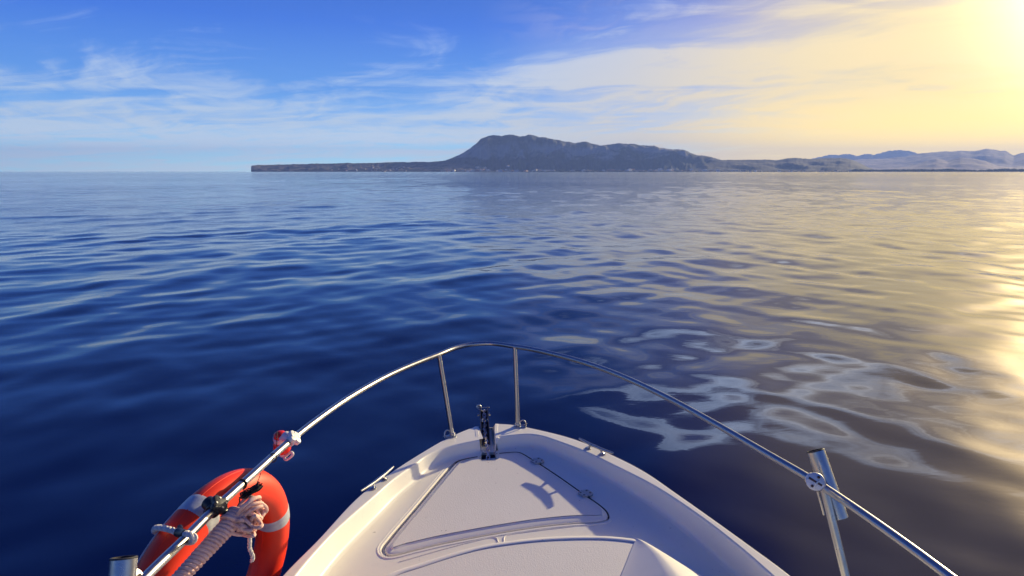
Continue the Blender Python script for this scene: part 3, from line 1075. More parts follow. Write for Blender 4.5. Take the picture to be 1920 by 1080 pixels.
for sec_ in secs:
    for p in sec_:
        lim = float(np.interp(p.x, [a for a, _ in tip], [b for _, b in tip])) - 0.003
        p.y = min(p.y, lim)
mb.loft(secs, closed=False)
# front apron closing the notch in the hull lip
mb.add([secs[0][1], secs[0][4], secs[0][7], secs[0][10], (cx + 0.06, 0.07, 0.93), (cx - 0.06, 0.07, 0.93)], [(0, 1, 5), (1, 2, 4, 5), (2, 3, 4)], 0, False)
mb.build('bow_channel', WHITE, boat)

# anchor roller
roller = empty('anchor_roller', (-0.105, 0.05, 0.975))
roller.parent = boat
RM = Matrix.Translation(roller.location)
RIv = RM.inverted()
for sx in (-1, 1):
    sp = MB()
    x = -0.108 + sx * 0.0205
    side = [(-0.10, 0.952), (0.06, 0.965), (0.15, 0.985), (0.205, 0.985), (0.225, 1.010), (0.222, 1.048), (0.205, 1.060), (0.185, 1.055), (0.10, 1.028), (0.0, 1.006), (-0.09, 0.972)]
    a = [RIv @ Vector((x, t, z)) for t, z in side]
    b = [RIv @ Vector((x + 0.0035 * sx, t, z)) for t, z in side]
    sp.loft([a, b], True, True, True, 0, False)
    sp.build('side_plate', STEEL3, roller)
fp = MB(); fp.add([RIv @ Vector(p) for p in [(-0.1283, -0.10, 0.953), (-0.0877, -0.10, 0.953), (-0.0877, 0.15, 0.986), (-0.1283, 0.15, 0.986), (-0.1283, -0.10, 0.950), (-0.0877, -0.10, 0.950), (-0.0877, 0.15, 0.983), (-0.1283, 0.15, 0.983)]],
                  [(0, 1, 2, 3), (7, 6, 5, 4), (0, 4, 5, 1), (1, 5, 6, 2), (2, 6, 7, 3), (3, 7, 4, 0)], 0, False)
fp.build('floor_plate', BROWNM, roller)
rl = MB()
prof_r = [(-0.018, 0.026), (-0.014, 0.026), (-0.006, 0.017), (0.006, 0.017), (0.014, 0.026), (0.018, 0.026)]
rc = Vector((-0.108, 0.195, 1.012))
rl.loft([[RIv @ (rc + Vector((x, r_ * math.cos(q), r_ * math.sin(q)))) for q in [2 * math.pi * k / 24 for k in range(24)]] for x, r_ in prof_r], True, True, True)
rl.build('roller', RUBBER, roller)
for (t, z, r_, ln) in [(0.195, 1.012, 0.0075, 0.036), (0.205, 1.052, 0.0035, 0.034)]:
    bo = MB()
    bo.cyl(RIv @ Vector((-0.108 - ln, t, z)), RIv @ Vector((-0.108 + ln, t, z)), r_ * 0.6, 12)
    for sx in (-1, 1):
        bo.cyl(RIv @ Vector((-0.108 + sx * (ln - 0.006), t, z)), RIv @ Vector((-0.108 + sx * (ln + 0.001), t, z)), r_ * 1.25, 6 if r_ > 0.005 else 12)
    bo.build('bolt', STEEL, roller)
sh = MB()
sh.tube(catmull([RIv @ Vector(p) for p in [(-0.134, 0.20, 1.040), (-0.146, 0.205, 1.050), (-0.145, 0.208, 1.062), (-0.134, 0.206, 1.066), (-0.126, 0.203, 1.056), (-0.128, 0.200, 1.044)]], 6, True), 0.0052, 8, True)
sh.build('shackle', STEEL, roller)

# chain, one link after another over the roller and down the locker
ch = MB()
cpath = catmull([Vector(p) for p in [(-0.104, -0.215, 0.83), (-0.102, -0.205, 0.90), (-0.100, -0.175, 0.938), (-0.104, -0.11, 0.958), (-0.110, -0.02, 0.972), (-0.108, 0.08, 0.988), (-0.106, 0.15, 1.010),
                                     (-0.108, 0.185, 1.035), (-0.108, 0.205, 1.030), (-0.108, 0.222, 1.006), (-0.108, 0.226, 0.975), (-0.108, 0.226, 0.93)]], 14)
nl = 30
lp = resample(cpath, nl + 1)
lk_r, lk_l, lk_w = 0.0036, 0.0125, 0.0085
for i in range(nl):
    a, b = lp[i], lp[i + 1]
    mid_ = (a + b) / 2
    t = (b - a).normalized()
    up = Vector((1, 0, 0))
    s = t.cross(up).normalized()
    if i % 2: up, s = s, up
    tw = math.sin(i * 1.7) * 0.35
    up, s = up * math.cos(tw) + s * math.sin(tw), s * math.cos(tw) - up * math.sin(tw)
    L2 = (b - a).length * 0.5 + 0.0038
    pts = []
    for k in range(14):
        q = 2 * math.pi * k / 14
        cx_, sy_ = math.cos(q), math.sin(q)
        pts.append(mid_ + t * (cx_ * lk_w + (L2 - lk_w) * (1 if cx_ > 0.01 else -1 if cx_ < -0.01 else 0)) + up * sy_ * lk_w)
    ch.tube([BM @ p for p in pts], lk_r, 6, True)
chain = ch.build('anchor_chain', CHAINM)
tag(chain, 'dark galvanised anchor chain lying in the bow roller channel', 'chain')

# cabin roof just below the lens
cab_pts = [(-.70, -2.40), (-.67, -1.9), (-.61, -1.45), (-.532, -1.231), (-.396, -1.151), (-.192, -1.063), (-.058, -1.033), (.114, -1.016), (.316, -1.024), (.414, -1.044), (.466, -1.064), (.500, -1.096),
           (.535, -1.150), (.578, -1.215), (.641, -1.314), (.70, -1.50), (.74, -1.9), (.76, -2.40)]
cab = resample(catmull([Vector(p) for p in cab_pts], 10), 260)
CZ = 0.050


def cab_top(t):
    return deck_z(t) + CZ + max(0, -1.0 - t) * 0.02


def cring(d, z, rel):
    out = []
    for i in range(len(cab)):
        a, b = cab[max(i - 2, 0)], cab[min(i + 2, len(cab) - 1)]
        t = (b - a).normalized()
        p = cab[i] + Vector((t.y, -t.x)) * d
        out.append(Vector((p.x, p.y, (cab_top(p.y) if rel else deck_z(p.y)) + z)))
    return out


mb = MB()
rs = [cring(-0.030, 0.0, False), cring(-0.016, 0.003, False), cring(-0.008, 0.012, False), cring(-0.003, -0.022, True), cring(0.001, -0.012, True), cring(0.007, -0.005, True), cring(0.015, -0.001, True),
      cring(0.026, 0.0, True), cring(0.033, -0.0005, True), cring(0.036, -0.003, True)]
mb.loft(rs, closed=False)
inn = [Vector((p.x, p.y)) for p in rs[-1]]
V, Fc = fill(inn)
mb.add([(p.x, p.y, cab_top(p.y) - 0.004) for p in V], Fc, 1, False)
# aft wall
mb.add([rs[0][0], rs[0][-1], rs[-1][-1], rs[-1][0]], [(0, 1, 2, 3)], 0, False)
mb.build('cabin_roof', [WHITE, GRIP], boat)

# raised coaming that climbs aft along the starboard edge of the roof
mb = MB()
secs = []
#        t      crest n  h    left n   right n
for t, cn, h, ln2, rn in [(-1.060, .452, .0010, .448, .464), (-1.073, .461, .004, .452, .480), (-1.099, .471, .010, .440, .503), (-1.146, .485, .019, .416, .534), (-1.219, .497, .033, .380, .580),
                          (-1.302, .502, .047, .338, .628), (-1.389, .505, .062, .300, .662), (-1.55, .510, .088, .28, .705), (-1.9, .53, .14, .30, .738), (-2.38, .55, .20, .33, .757)]:
    zt_ = cab_top(t) - 0.002
    zr = zt_ - 0.008
    sec = []
    for u in np.linspace(0, 1, 9):
        s_ = u
        x = ln2 + (cn - ln2) * s_
        z = zt_ + h * (s_ ** 1.15)
        sec.append(Vector((x, t, z)))
    for u in np.linspace(0, 1, 9)[1:]:
        x = cn + (rn - cn) * u
        z = zt_ + h + (zr - zt_ - h) * (u ** 1.6)
        sec.append(Vector((x, t, z)))
    sec.append(Vector((rn + 0.001, t, deck_z(t))))
    secs.append(sec)
dense = []
cols = [catmull([s_[j] for s_ in secs], 6) for j in range(len(secs[0]))]
rows = [[c_[i] for c_ in cols] for i in range(len(cols[0]))]
mb.loft(rows, closed=False)
mb.build('coaming', WHITE, boat, auto=60)

# cleats on the gunwales
def cleat(base, horn_a, horn_b):
    e = empty('mooring_cleat', (base[0] + base[1]) / 2)
    e.parent = boat
    I = Matrix.Translation(e.location).inverted()
    hb = MB()
    a, b = horn_a, horn_b
    m_ = (a + b) / 2
    d = (b - a)
    path = catmull([a + Vector((0, 0, 0.006)), a + d * 0.15 + Vector((0, 0, 0.003)), a + d * 0.33, m_, a + d * 0.67, a + d * 0.85 + Vector((0, 0, 0.003)), b + Vector((0, 0, 0.006))], 6)
    n = len(path)
    hb.tube([I @ p for p in path], 0.007, 12, rr=[0.0045 + 0.0035 * math.sin(math.pi * min(1, max(0, i / (n - 1)))) for i in range(n)])
    hb.build('horn', STEEL, e)
    for k, bp_ in enumerate(base):
        lg = MB()
        tpt = a + d * (0.36 if k == 0 else 0.64)
        lg.tube([I @ p for p in [bp_ + Vector((0, 0, 0.002)), bp_ * 0.55 + tpt * 0.45, tpt]], 0.006, 12, rr=[0.010, 0.0065, 0.0065])
        lg.cyl(I @ bp_, I @ (bp_ + Vector((0, 0, 0.004))), 0.017, 20, bevel=0.0015)
        lg.build('leg', STEEL, e)
    return e


cleat([loc(1103, 841, 1.4), loc(1130, 852, 1.4)], loc(1086, 824, 1.374), loc(1150, 852, 1.374))
cleat([loc(699, 916, 1.4), loc(721, 899, 1.4)], loc(677, 923, 1.376), loc(738, 877, 1.376))

# bow rail
rail = empty('bow_rail', (0, 0, 1.4))
rail.parent = boat
RLI = Matrix.Translation(rail.location).inverted()
RLM = BM @ Matrix.Translation(rail.location)
px_rail = [(275, 1080), (340, 1017), (400, 957), (470, 893), (545, 826), (600, 783), (660, 742), (730, 703), (790, 677), (822, 665), (855, 652), (885, 645.5), (920, 644), (963, 649.5),
           (1000, 655.5), (1080, 675), (1160, 703), (1250, 745), (1340, 794), (1430, 846), (1528, 903), (1590, 944), (1680, 1007), (1780, 1081)]
rail_w = [drop(x, y, 0.95) for x, y in px_rail]
ext_l = [Vector((-0.86, -0.35, 1.0)), Vector((-0.865, -0.30, 1.30)), Vector((-0.87, -0.12, 1.44)), Vector((-0.88, 0.4, 1.45)), Vector((-0.882, 0.95, 1.45))]
ext_r = [Vector((1.10, 0.95, 1.45)), Vector((1.15, 0.4, 1.45)), Vector((1.17, -0.12, 1.44)), Vector((1.17, -0.30, 1.30)), Vector((1.17, -0.35, 1.0))]
rail_path = catmull(ext_l + rail_w + ext_r, 8)
rb = MB()
rb.tube([RLM.inverted() @ p for p in rail_path], 0.0125, 20)
rb.build('top_tube', STEEL, rail)


def stanchion(top, bot, loop_dir=None, r=0.0115, name='stanchion'):
    s = MB()
    I = RLM.inverted()
    s.tube([I @ top, I @ (top * 0.5 + bot * 0.5), I @ bot], r, 18)
    d = (top - bot).normalized()
    s.cyl(I @ bot, I @ (bot + Vector((0, 0, 0.022))), r + 0.004, 18, bevel=0.002)
    s.cyl(I @ (bot - Vector((0, 0, 0.001))), I @ (bot + Vector((0, 0, 0.005))), 0.024, 24, bevel=0.0015)
    o_ = s.build(name, STEEL, rail)
    if loop_dir is not None:
        l_ = MB()
        L = loop_dir.normalized()
        side = Vector((-L.y, L.x, 0))
        b0 = bot + Vector((0, 0, 0.006))
        pts = [b0 + side * 0.010, b0 + L * 0.030 + side * 0.012, b0 + L * 0.044 + side * 0.006 + Vector((0, 0, 0.006)), b0 + L * 0.040 + Vector((0, 0, 0.026)), b0 + L * 0.028 + Vector((0, 0, 0.034)), b0 + L * 0.010 + Vector((0, 0, 0.022))]
        l_.tube([I @ p for p in catmull(pts, 6)], 0.0038, 10)
        l_.box(Matrix.Translation(I @ (bot + L * 0.022 + Vector((0, 0, 0.003)))) @ Matrix.Rotation(math.atan2(L.y, L.x) - BYAW, 4, 'Z'), (0.05, 0.030, 0.005), 0, 0.0015)
        l_.build('eye_bracket', STEEL, rail)
    return o_


stanchion(drop(965, 651, 0.95), drop(971, 800, 1.4), Vector((1, -0.12, 0)))
stanchion(drop(823, 666, 0.95), drop(848, 818, 1.4), Vector((-1, -0.45, 0)))
stanchion(drop(1545, 915, 0.955), Vector((1.045, 1.77, 1.0)), r=0.0125)
stanchion(drop(268, 1087, 0.955), Vector((-0.865, 1.38, 1.0)), r=0.0125)


def frame_mat(o_, zax, xhint=None):
    z = zax.normalized()
    x = xhint - z * xhint.dot(z)
    x.normalize()
    y = z.cross(x)
    M = Matrix((x, y, z)).transposed().to_4x4()
    M.translation = o_
    return M


def rod_holder(top_w, bot_w, clamp_w, rail_dir, face_dir):
    e = empty('rod_holder', BI @ clamp_w)
    e.parent = boat
    I = chain_matrix(e).inverted()
    ax = (bot_w - top_w).normalized()
    # open steel tube with real wall thickness
    t_ = MB()
    Mx = frame_mat(top_w, ax, Vector((1, 0, 0.1)))
    L = (bot_w - top_w).length
    prof_ = [(0.0, 0.0245), (0.001, 0.0262), (0.002, 0.0272), (0.008, 0.0270), (L - 0.004, 0.0262), (L, 0.0258), (L, 0.0238), (0.004, 0.0238), (0.0, 0.0245)]
    t_.loft([[I @ (Mx @ Vector((r_ * math.cos(q), r_ * math.sin(q), z))) for q in [2 * math.pi * k / 36 for k in range(36)]] for z, r_ in prof_], True)
    t_.build('tube', STEEL, e)
    li = MB()
    li.loft([[I @ (Mx @ Vector((r_ * math.cos(q), r_ * math.sin(q), z))) for q in [2 * math.pi * k / 36 for k in range(36)]] for z, r_ in [(0.012, 0.0262), (-0.0005, 0.0274), (-0.0018, 0.0262), (-0.0018, 0.0228), (0.012, 0.0225)]], True)
    li.build('rubber_lip', RUBBER, e)
    c = MB()
    f = face_dir.normalized()
    c.cyl(I @ (clamp_w + f * 0.020), I @ (clamp_w + f * 0.026), 0.0262, 32, bevel=0.002)
    c.cyl(I @ (clamp_w - f * 0.034), I @ (clamp_w + f * 0.020), 0.0195, 28, bevel=0.002)
    c.cyl(I @ (clamp_w - rail_dir * 0.024), I @ (clamp_w + rail_dir * 0.024), 0.0185, 28, bevel=0.002)
    c.build('clamp', CLAMPM, e)
    sc = MB()
    Mf = frame_mat(clamp_w + f * 0.0262, f, rail_dir)
    sc.box(Matrix.Identity(4) @ (I @ Mf), (0.040, 0.0060, 0.0022), 0)
    side = Mf.to_3x3() @ Vector((0, 1, 0))
    for q in (-1, 1):
        cc = clamp_w + f * 0.026 + side * q * 0.016 + rail_dir * q * 0.002
        sc.cyl(I @ cc, I @ (cc + f * 0.004), 0.0045, 6)
    sc.build('screw', BROWNM, e)
    return e


cr = drop(1528, 903, 0.95)
rdir = (drop(1590, 944, 0.95) - drop(1430, 846, 0.95)).normalized()
view = (Vector((0, 0, EYE)) - cr).normalized()
fr = (view - rdir * view.dot(rdir)).normalized()
rod_holder(at(1529, 845, 2.11), at(1574, 972, 2.06), at(1529, 903, 1.99), rdir, view)
br = MB()
e_ = [o_ for o_ in boat.children if o_.name.startswith('rod_holder')][0]
Ie = chain_matrix(e_).inverted()
br.tube([Ie @ at(1533, 921, 1.99), Ie @ at(1545, 965, 2.0)], 0.0035, 8)
br.build('brace', STEEL2, e_)
cl_w = drop(262, 1092, 0.95)
rdl = (drop(340, 1017, 0.95) - drop(275, 1080, 0.95)).normalized()
rod_holder(at(232, 1046, 1.45), at(220, 1200, 1.41), cl_w + Vector((-0.03, 0, 0.0)), rdl, Vector((0.9, -0.3, 0.5)))


def rail_clamp(name, c, rd, mat, s=1.0, spin=0.3):
    """moulded knob clamp: a lobed collar round the rail with a screw-studded face"""
    e = empty(name, BI @ c)
    e.parent = boat
    I = chain_matrix(e).inverted()
    v = (Vector((0, 0, EYE)) - c).normalized()
    f = (v - rd * v.dot(rd)).normalized()
    m = MB()
    # collar
    Mr = frame_mat(c, rd, f)
    rs_ = []
    for z, k in [(-0.024, 0.90), (-0.021, 1.0), (-0.006, 1.03), (0.006, 1.03), (0.021, 1.0), (0.024, 0.90)]:
        rs_.append([I @ (Mr @ (Vector((0.0205 * k * math.cos(q), 0.0205 * k * math.sin(q), z)) * s)) for q in [2 * math.pi * i / 28 for i in range(28)]])
    m.loft(rs_, True, True, True)
    m.build('collar', mat, e)
    # lobed face plate in front, as on a star knob
    p = MB()
    Mf = frame_mat(c + f * 0.016 * s, f, rd)
    rs_ = []
    for z, k in [(-0.010, 0.88), (-0.006, 1.0), (0.008, 1.0), (0.012, 0.92), (0.013, 0.80)]:
        rs_.append([I @ (Mf @ (Vector(((0.027 + 0.0045 * math.cos(4 * q + spin)) * k * math.cos(q), (0.027 + 0.0045 * math.cos(4 * q + spin)) * k * math.sin(q), z)) * s)) for q in [2 * math.pi * i / 48 for i in range(48)]])
    p.loft(rs_, True, True, True)
    p.build('knob_plate', mat, e)
    sc = MB()
    for q in (0.9, 2.5, 4.0, 5.6):
        cc = Mf @ (Vector((0.017 * math.cos(q), 0.017 * math.sin(q), 0.012)) * s)
        sc.cyl(I @ cc, I @ (cc + f * 0.0025), 0.0034 * s, 10)
    sc.build('screw', STEEL, e)
    # second socket looking outboard
    k2 = MB()
    out = (f * -0.25 + Vector((-0.35, 0.3, 0.35))).normalized()
    k2.cyl(I @ (c + out * 0.010), I @ (c + out * 0.040 * s), 0.021 * s, 28, bevel=0.003)
    k2.cyl(I @ (c + out * 0.036 * s), I @ (c + out * 0.0415 * s), 0.012 * s, 20, mi=1)
    k2.build('socket', [mat, BPLAST], e)
    return f


cw = drop(546, 825.5, 0.95)
rdw = (drop(600, 783, 0.95) - drop(470, 893, 0.95)).normalized()
rail_clamp('light_clamp', cw, rdw, WPLAST, 0.9, 0.3)
cb = drop(404, 953.5, 0.95)
rdb = (drop(470, 893, 0.95) - drop(340, 1017, 0.95)).normalized()
rail_clamp('buoy_clamp', cb, rdb, BPLAST, 0.95, 0.9)

# ------------------------------------------------------------------ ring buoy
K = 1.10
RC = Vector((-0.874 * K, 1.767 * K, EYE - 1.194 * K))
yaw, lean, RR, TR = 0.263, 0.17, 0.2905 * K, 0.055 * K
A_ = Vector((math.sin(yaw), math.cos(yaw), 0))
N_ = Vector((math.cos(yaw), -math.sin(yaw), 0))
U_ = Vector((0, 0, 1)) * math.cos(lean) + N_ * math.sin(lean)
W_ = A_.cross(U_).normalized()
buoy = empty('ring_buoy', RC)
tag(buoy, 'orange ring buoy with grey reflective bands hanging outside the port rail', 'life buoy')


def bp_(th, off=0.0, phi=0.0, extra=0.0):
    """point on the buoy: angle round the ring, angle round its tube"""
    c = A_ * math.cos(th) + U_ * math.sin(th)
    r = TR + extra
    return c * (RR + r * math.cos(phi)) + W_ * (r * 0.94 * math.sin(phi))


mb = MB()
rings = []
for i in range(144):
    th = 2 * math.pi * i / 144
    rings.append([bp_(th, phi=2 * math.pi * k / 40) for k in range(40)])
rings.append(rings[0])
mb.loft(rings)
# faint mould seam
for phi0 in (0.0, math.pi):
    mb.tube([bp_(2 * math.pi * i / 120, phi=phi0, extra=-0.0006) for i in range(120)], 0.0016, 6, True)
mb.build('ring', ORANGE, buoy)
for b_deg in (17, 107, 197, 287):
    bb = MB()
    rs_ = []
    for k, dth in enumerate(np.linspace(-0.085, 0.085, 9)):
        ex = 0.0016 if 0 < k < 8 else -0.0005
        rs_.append([bp_(R(b_deg) + dth, phi=2 * math.pi * j / 48, extra=ex) for j in range(48)])
    bb.loft(rs_, True)
    bb.build('reflective_band', REFL, buoy)
# printed approval stamp on the band facing us
st = MB()
cphi = 2.42 if W_.dot(Vector((0, 0, EYE)) - RC) > 0 else -2.42
cphi = (math.pi * 0.30) if W_.dot(Vector((0, 0, EYE)) - RC) > 0 else -(math.pi * 0.30)
def stamp(u, v):
    return bp_(R(107) + u / RR, phi=cphi + v / TR, extra=0.0022)
for rad in (0.017, 0.013):
    st.tube([stamp(rad * math.cos(2 * math.pi * i / 32), rad * math.sin(2 * math.pi * i / 32)) for i in range(32)], 0.0009, 6, True)
for k in range(6):
    q = 2 * math.pi * k / 6
    st.tube([stamp(r_ * math.cos(q), r_ * math.sin(q)) for r_ in (0.003, 0.010, 0.020)], 0.0009, 6)
st.build('stamp', INK, buoy)
# grab line, held at the bands and bowed between them
gl = MB()
pts = []
GP = -1.25 if W_.dot(Vector((0, 0, EYE)) - RC) > 0 else 1.25
for i in range(120):
    th = 2 * math.pi * i / 120
    ph = ((math.degrees(th) - 17) % 90) / 90
    bow = 0.0015 + 0.005 * math.sin(math.pi * ph) ** 1.0
    pts.append(bp_(th, phi=GP, extra=bow))
gl.tube(pts, 0.0032, 8, True)
gl.build('grab_line', ROPEW, buoy)

# ------------------------------------------------------------------ rope hank below the rail
rk = random.Random(3)
hank = empty('rope_hank', at(400, 1010, 1.93))
tag(hank, 'pale pink rope wrapped into a hank with loose loops, hanging below the rail', 'rope')
HKI = chain_matrix(hank).inverted()
ha, hb_ = at(330, 1090, 1.76), at(446, 968, 1.93)
axis = (hb_ - ha)
hl = axis.length
axn = axis.normalized()
hu = axn.orthogonal().normalized()
hv = axn.cross(hu)
wr = MB()
turns = 19
pts = []
for i in range(turns * 22):
    s = i / (turns * 22 - 1)
    q = 2 * math.pi * turns * s
    rad = 0.0155 + 0.007 * s + 0.0016 * math.sin(9 * s * 6.28 + q * 0.5) + 0.0012 * noise.noise(Vector((s * 60, 0, 0)))
    pts.append(ha + axis * s + (hu * math.cos(q) + hv * math.sin(q)) * rad + axn * 0.004 * math.sin(q))
wr.tube([HKI @ p for p in pts], 0.0058, 8)
wr.tube([HKI @ (ha - axn * 0.02), HKI @ (ha + axis * 0.5), HKI @ hb_], 0.0125, 12)
wr.build('wrapping', ROPEM, hank)
lo = MB()
base_c = at(446, 968, 1.93)
for i in range(20):
    # loops of rope fanning out of the end of the wrapping
    u = i / 19.0
    tipx = 494 - 34 * abs(u - 0.30) + rk.uniform(-7, 4)
    tipy = 934 + 64 * u + rk.uniform(-4, 4)
    dep = 1.93 + rk.uniform(-0.045, 0.04)
    tip = at(tipx, tipy, dep)
    st0 = base_c + hu * rk.uniform(-0.018, 0.018) + hv * rk.uniform(-0.018, 0.018)
    d = (tip - st0)
    side = Vector((0, 0, 1)).cross(d).normalized() * rk.uniform(-1, 1) + Vector((0, 0, 1)) * rk.uniform(0.5, 1.0)
    side = (side - d.normalized() * side.dot(d.normalized())).normalized()
    wdt = rk.uniform(0.016, 0.034)
    P = [st0 - axn * 0.035 - side * 0.006, st0 + d * 0.35 + side * wdt * 0.9, st0 + d * 0.78 + side * wdt, tip + side * wdt * 0.35, tip - side * wdt * 0.5, st0 + d * 0.72 - side * wdt, st0 + d * 0.3 - side * wdt * 0.7, st0 - axn * 0.035]
    lo.tube([HKI @ p for p in catmull(P, 7)], 0.0052, 8)
for cxp, cyp, rx, ry in [(455, 985, 16, 9), (480, 978, 9, 11), (440, 992, 20, 9), (462, 996, 14, 8)]:
    P = [at(cxp + rx * math.cos(q) + 3 * math.sin(2 * q), cyp + ry * math.sin(q) + rx * 0.3 * math.cos(q), 1.90 + 0.015 * math.sin(q * 2 + cxp)) for q in [2 * math.pi * k / 10 for k in range(10)]]
    lo.tube([HKI @ p for p in catmull(P, 6, True)], 0.0054, 8, True)
# a band of rope round the neck
for k in range(4):
    cc = hb_ - axn * (0.022 - 0.010 * k)
    lo.tube([HKI @ (cc + (hu * math.cos(q) + hv * math.sin(q)) * 0.031 + axn * 0.008 * math.sin(q)) for q in [2 * math.pi * j / 24 for j in range(24)]], 0.0056, 8, True)
lo.build('loop', ROPEM, hank)


def laid_rope(path, r, mat, name, parent=None, twist=60.0):
    """three strands laid round each other"""
    P = resample(path, max(24, int(sum((path[i + 1] - path[i]).length for i in range(len(path) - 1)) / 0.0035)))
    m = MB()
    I = chain_matrix(parent).inverted() if parent else Matrix.Identity(4)
    prev = (P[1] - P[0]).normalized(); u = prev.orthogonal().normalized()
    strands = [[], [], []]
    s = 0.0
    for i, p in enumerate(P):
        t = (P[min(i + 1, len(P) - 1)] - P[max(i - 1, 0)]).normalized()
        u = prev.rotation_difference(t) @ u
        prev = t
        v = t.cross(u)
        if i: s += (P[i] - P[i - 1]).length
        for k in range(3):
            q = 2 * math.pi * k / 3 + s / (r * 5.5) * 2 * math.pi
            strands[k].append(I @ (p + (u * math.cos(q) + v * math.sin(q)) * r * 0.5))
    for st_ in strands:
        m.tube(st_, r * 0.56, 7)
    return m.build(name, mat, parent)


tail = laid_rope(catmull([at(462, 985, 1.93), at(467, 1000, 1.935), at(468, 1015, 1.94), at(468, 1028, 1.945), at(474, 1044, 1.95), at(472, 1052, 1.96)], 10), 0.0062, ROPEW, 'rope_tail', hank)

# white lashing round the buoy and the rail
lash_path = catmull([at(300, 1000, 2.02), at(290, 996, 1.95), at(293, 990, 1.88), at(306, 990, 1.83), at(322, 994, 1.80), at(342, 1001, 1.775), at(356, 1002, 1.715), at(364, 1007, 1.71), at(362, 1014, 1.73), at(352, 1016, 1.78), at(340, 1014, 1.82)], 10)
lash = empty('rope_lashing', at(330, 1000, 1.80))
tag(lash, 'short white rope lashing with black tape tying the ring buoy to the rail', 'rope')
laid_rope(lash_path, 0.0085, ROPEW, 'cord', lash)
tp = MB()
LI = chain_matrix(lash).inverted()
tp.tube([LI @ at(334, 998, 1.785), LI @ at(341, 1001, 1.775), LI @ at(348, 1002.5, 1.755)], 0.0125, 16)
tp.tube([LI @ at(337, 988, 1.80), LI @ at(341, 1001, 1.760), LI @ at(338, 1016, 1.81)], 0.007, 10)
tp.build('tape', BPLAST, lash)

# black cord bundle tied to the rail
cord = empty('cord_bundle', at(470, 920, 1.98))
tag(cord, 'tangled bundle of thin black cord tied under the port rail above the pink rope', 'cord')
CI = chain_matrix(cord).inverted()
cm = MB()
ck = random.Random(8)
for i in range(13):
    ax0, ax1 = (452 + ck.uniform(-4, 3), 932 + ck.uniform(-5, 5)), (486 + ck.uniform(-7, 8), 911 + ck.uniform(-7, 7))
    P = []
    for s in (0, 0.25, 0.5, 0.75, 1.0):
        P.append(at(ax0[0] + (ax1[0] - ax0[0]) * s + ck.uniform(-1.5, 1.5), ax0[1] + (ax1[1] - ax0[1]) * s - 2 + ck.uniform(-2.4, 1.4), 1.955 + ck.uniform(-0.015, 0.02)))
    for s in (0.8, 0.5, 0.2):
        P.append(at(ax0[0] + (ax1[0] - ax0[0]) * s + ck.uniform(-1.5, 1.5), ax0[1] + (ax1[1] - ax0[1]) * s + 3 + ck.uniform(-1.8, 2.4), 1.955 + ck.uniform(-0.015, 0.02)))
    cm.tube([CI @ p for p in catmull(P, 6, True)], 0.0014, 6, True)
cm.tube([CI @ p for p in catmull([at(482, 905, 1.955), at(486, 896, 1.97), at(489, 887, 1.98)], 5)], 0.0012, 6)
cm.tube([CI @ p for p in catmull([at(449, 935, 1.95), at(449, 942, 1.95), at(444, 952, 1.94), at(440, 960, 1.93)], 5)], 0.0022, 6)
for (x, y) in [(454, 907.5), (511, 858.5), (454.8, 908.2)]:
    c = drop(x, y, 0.95)
    Mr = frame_mat(c, rdw, Vector((0, 0, 1)))
    cm.tube([CI @ (Mr @ Vector((0.0142 * math.cos(q), 0.0142 * math.sin(q), 0.003 * math.cos(q)))) for q in [2 * math.pi * k / 20 for k in range(20)]], 0.0017, 6, True)
cm.tube([CI @ p for p in catmull([at(457, 913, 1.93), at(457, 922, 1.94), at(453, 930, 1.95)], 5)], 0.0016, 6)
cm.build('cord', CORDB, cord)

# ------------------------------------------------------------------ small signal light clipped outside the rail
sl = empty('signal_light', at(527, 842, 2.50))
tag(sl, 'small orange and white buoy light clipped outside the port rail', 'light')
SI = chain_matrix(sl).inverted()
top_p, bot_p = at(524, 811, 2.44), at(534, 862, 2.50)
ax = (bot_p - top_p).normalized()
Msl = SI @ frame_mat(top_p, ax, Vector((1, 0, 0)))
Ls = (bot_p - top_p).length


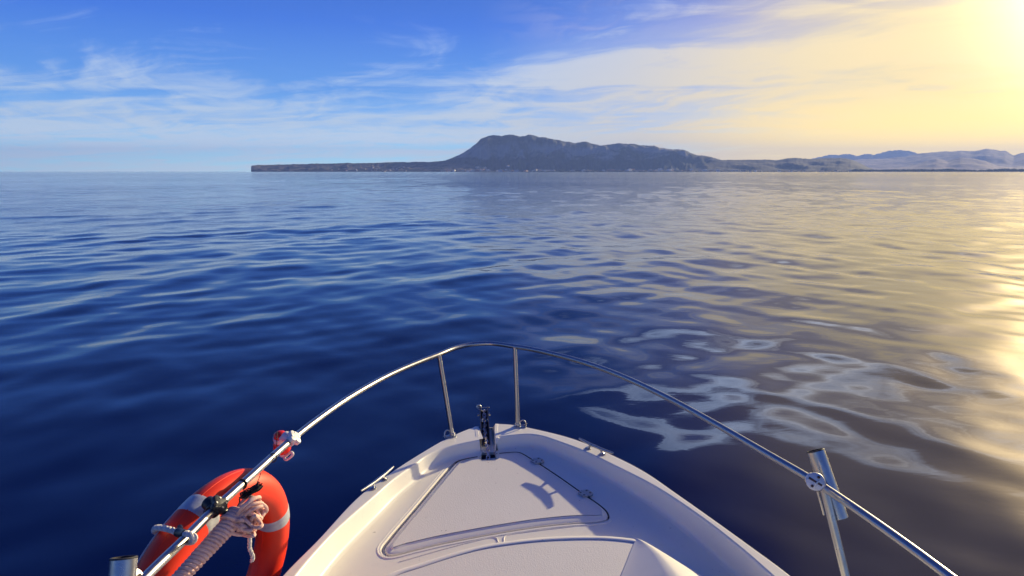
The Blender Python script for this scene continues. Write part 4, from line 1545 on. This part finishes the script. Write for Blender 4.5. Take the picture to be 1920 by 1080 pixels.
def lathe(prof, mat, name, parent, seg=28):
    m = MB()
    m.loft([[Msl @ Vector((r_ * math.cos(q), r_ * math.sin(q), z)) for q in [2 * math.pi * k / seg for k in range(seg)]] for z, r_ in prof], True, True, True)
    return m.build(name, mat, parent)


lathe([(0.000, 0.006), (0.002, 0.014), (0.007, 0.021), (0.015, 0.0235), (0.020, 0.0235)], ORANGE2, 'lens', sl)
lathe([(0.018, 0.0245), (0.019, 0.0262), (0.036, 0.0262), (0.037, 0.024)], WPLAST, 'collar', sl)
lathe([(0.036, 0.022), (0.040, 0.026), (0.052, 0.0305), (0.068, 0.0325), (0.080, 0.029), (0.088, 0.022), (0.091, 0.015)], ORANGE2, 'body', sl)
lathe([(0.089, 0.013), (0.091, 0.016), (0.104, 0.016), (0.106, 0.013)], WPLAST, 'base', sl)
lo_ = MB()
lo_.tube([SI @ p for p in catmull([at(536, 862, 2.47), at(545, 857, 2.46), at(549, 851, 2.46), at(546, 848, 2.46), at(538, 853, 2.47), at(533, 859, 2.48)], 6, True)], 0.0050, 10, True)
lo_.build('clip', WPLAST, sl)
st_ = MB()
st_.tube([SI @ p for p in catmull([at(520, 809, 2.43), at(519, 822, 2.40), at(519, 838, 2.40), at(519, 850, 2.38)], 6)], 0.0014, 6)
st_.build('strap', CORDB, sl)
bk = MB()
bk.cyl(SI @ at(524, 822, 2.44), SI @ (cw + Vector((-0.012, 0.01, -0.0))), 0.010, 14)
bk.build('bracket', WPLAST, sl)

# ------------------------------------------------------------------ air
hz = MB()
hz.box(Matrix.Translation((0, 0, 582)), (70000, 70000, 1176))
haze = hz.build('haze', None, auto=0)
haze.data.materials.clear()
hm = bpy.data.materials.new('haze_air')
hm.use_nodes = True
ht = NT(hm.node_tree)
hm.node_tree.nodes.clear()
pv = ht.n('ShaderNodeVolumePrincipled')
pv.inputs['Color'].default_value = (0.25, 0.40, 0.93, 1)
pv.inputs['Density'].default_value = 3.0e-5
pv.inputs['Anisotropy'].default_value = 0.2
ho = ht.n('ShaderNodeOutputMaterial')
ht.link(pv.outputs[0], ho.inputs['Volume'])
haze.data.materials.append(hm)
tag(haze, 'thin evening haze over the sea and the far land', kind='stuff')
haze.display_type = 'WIRE'
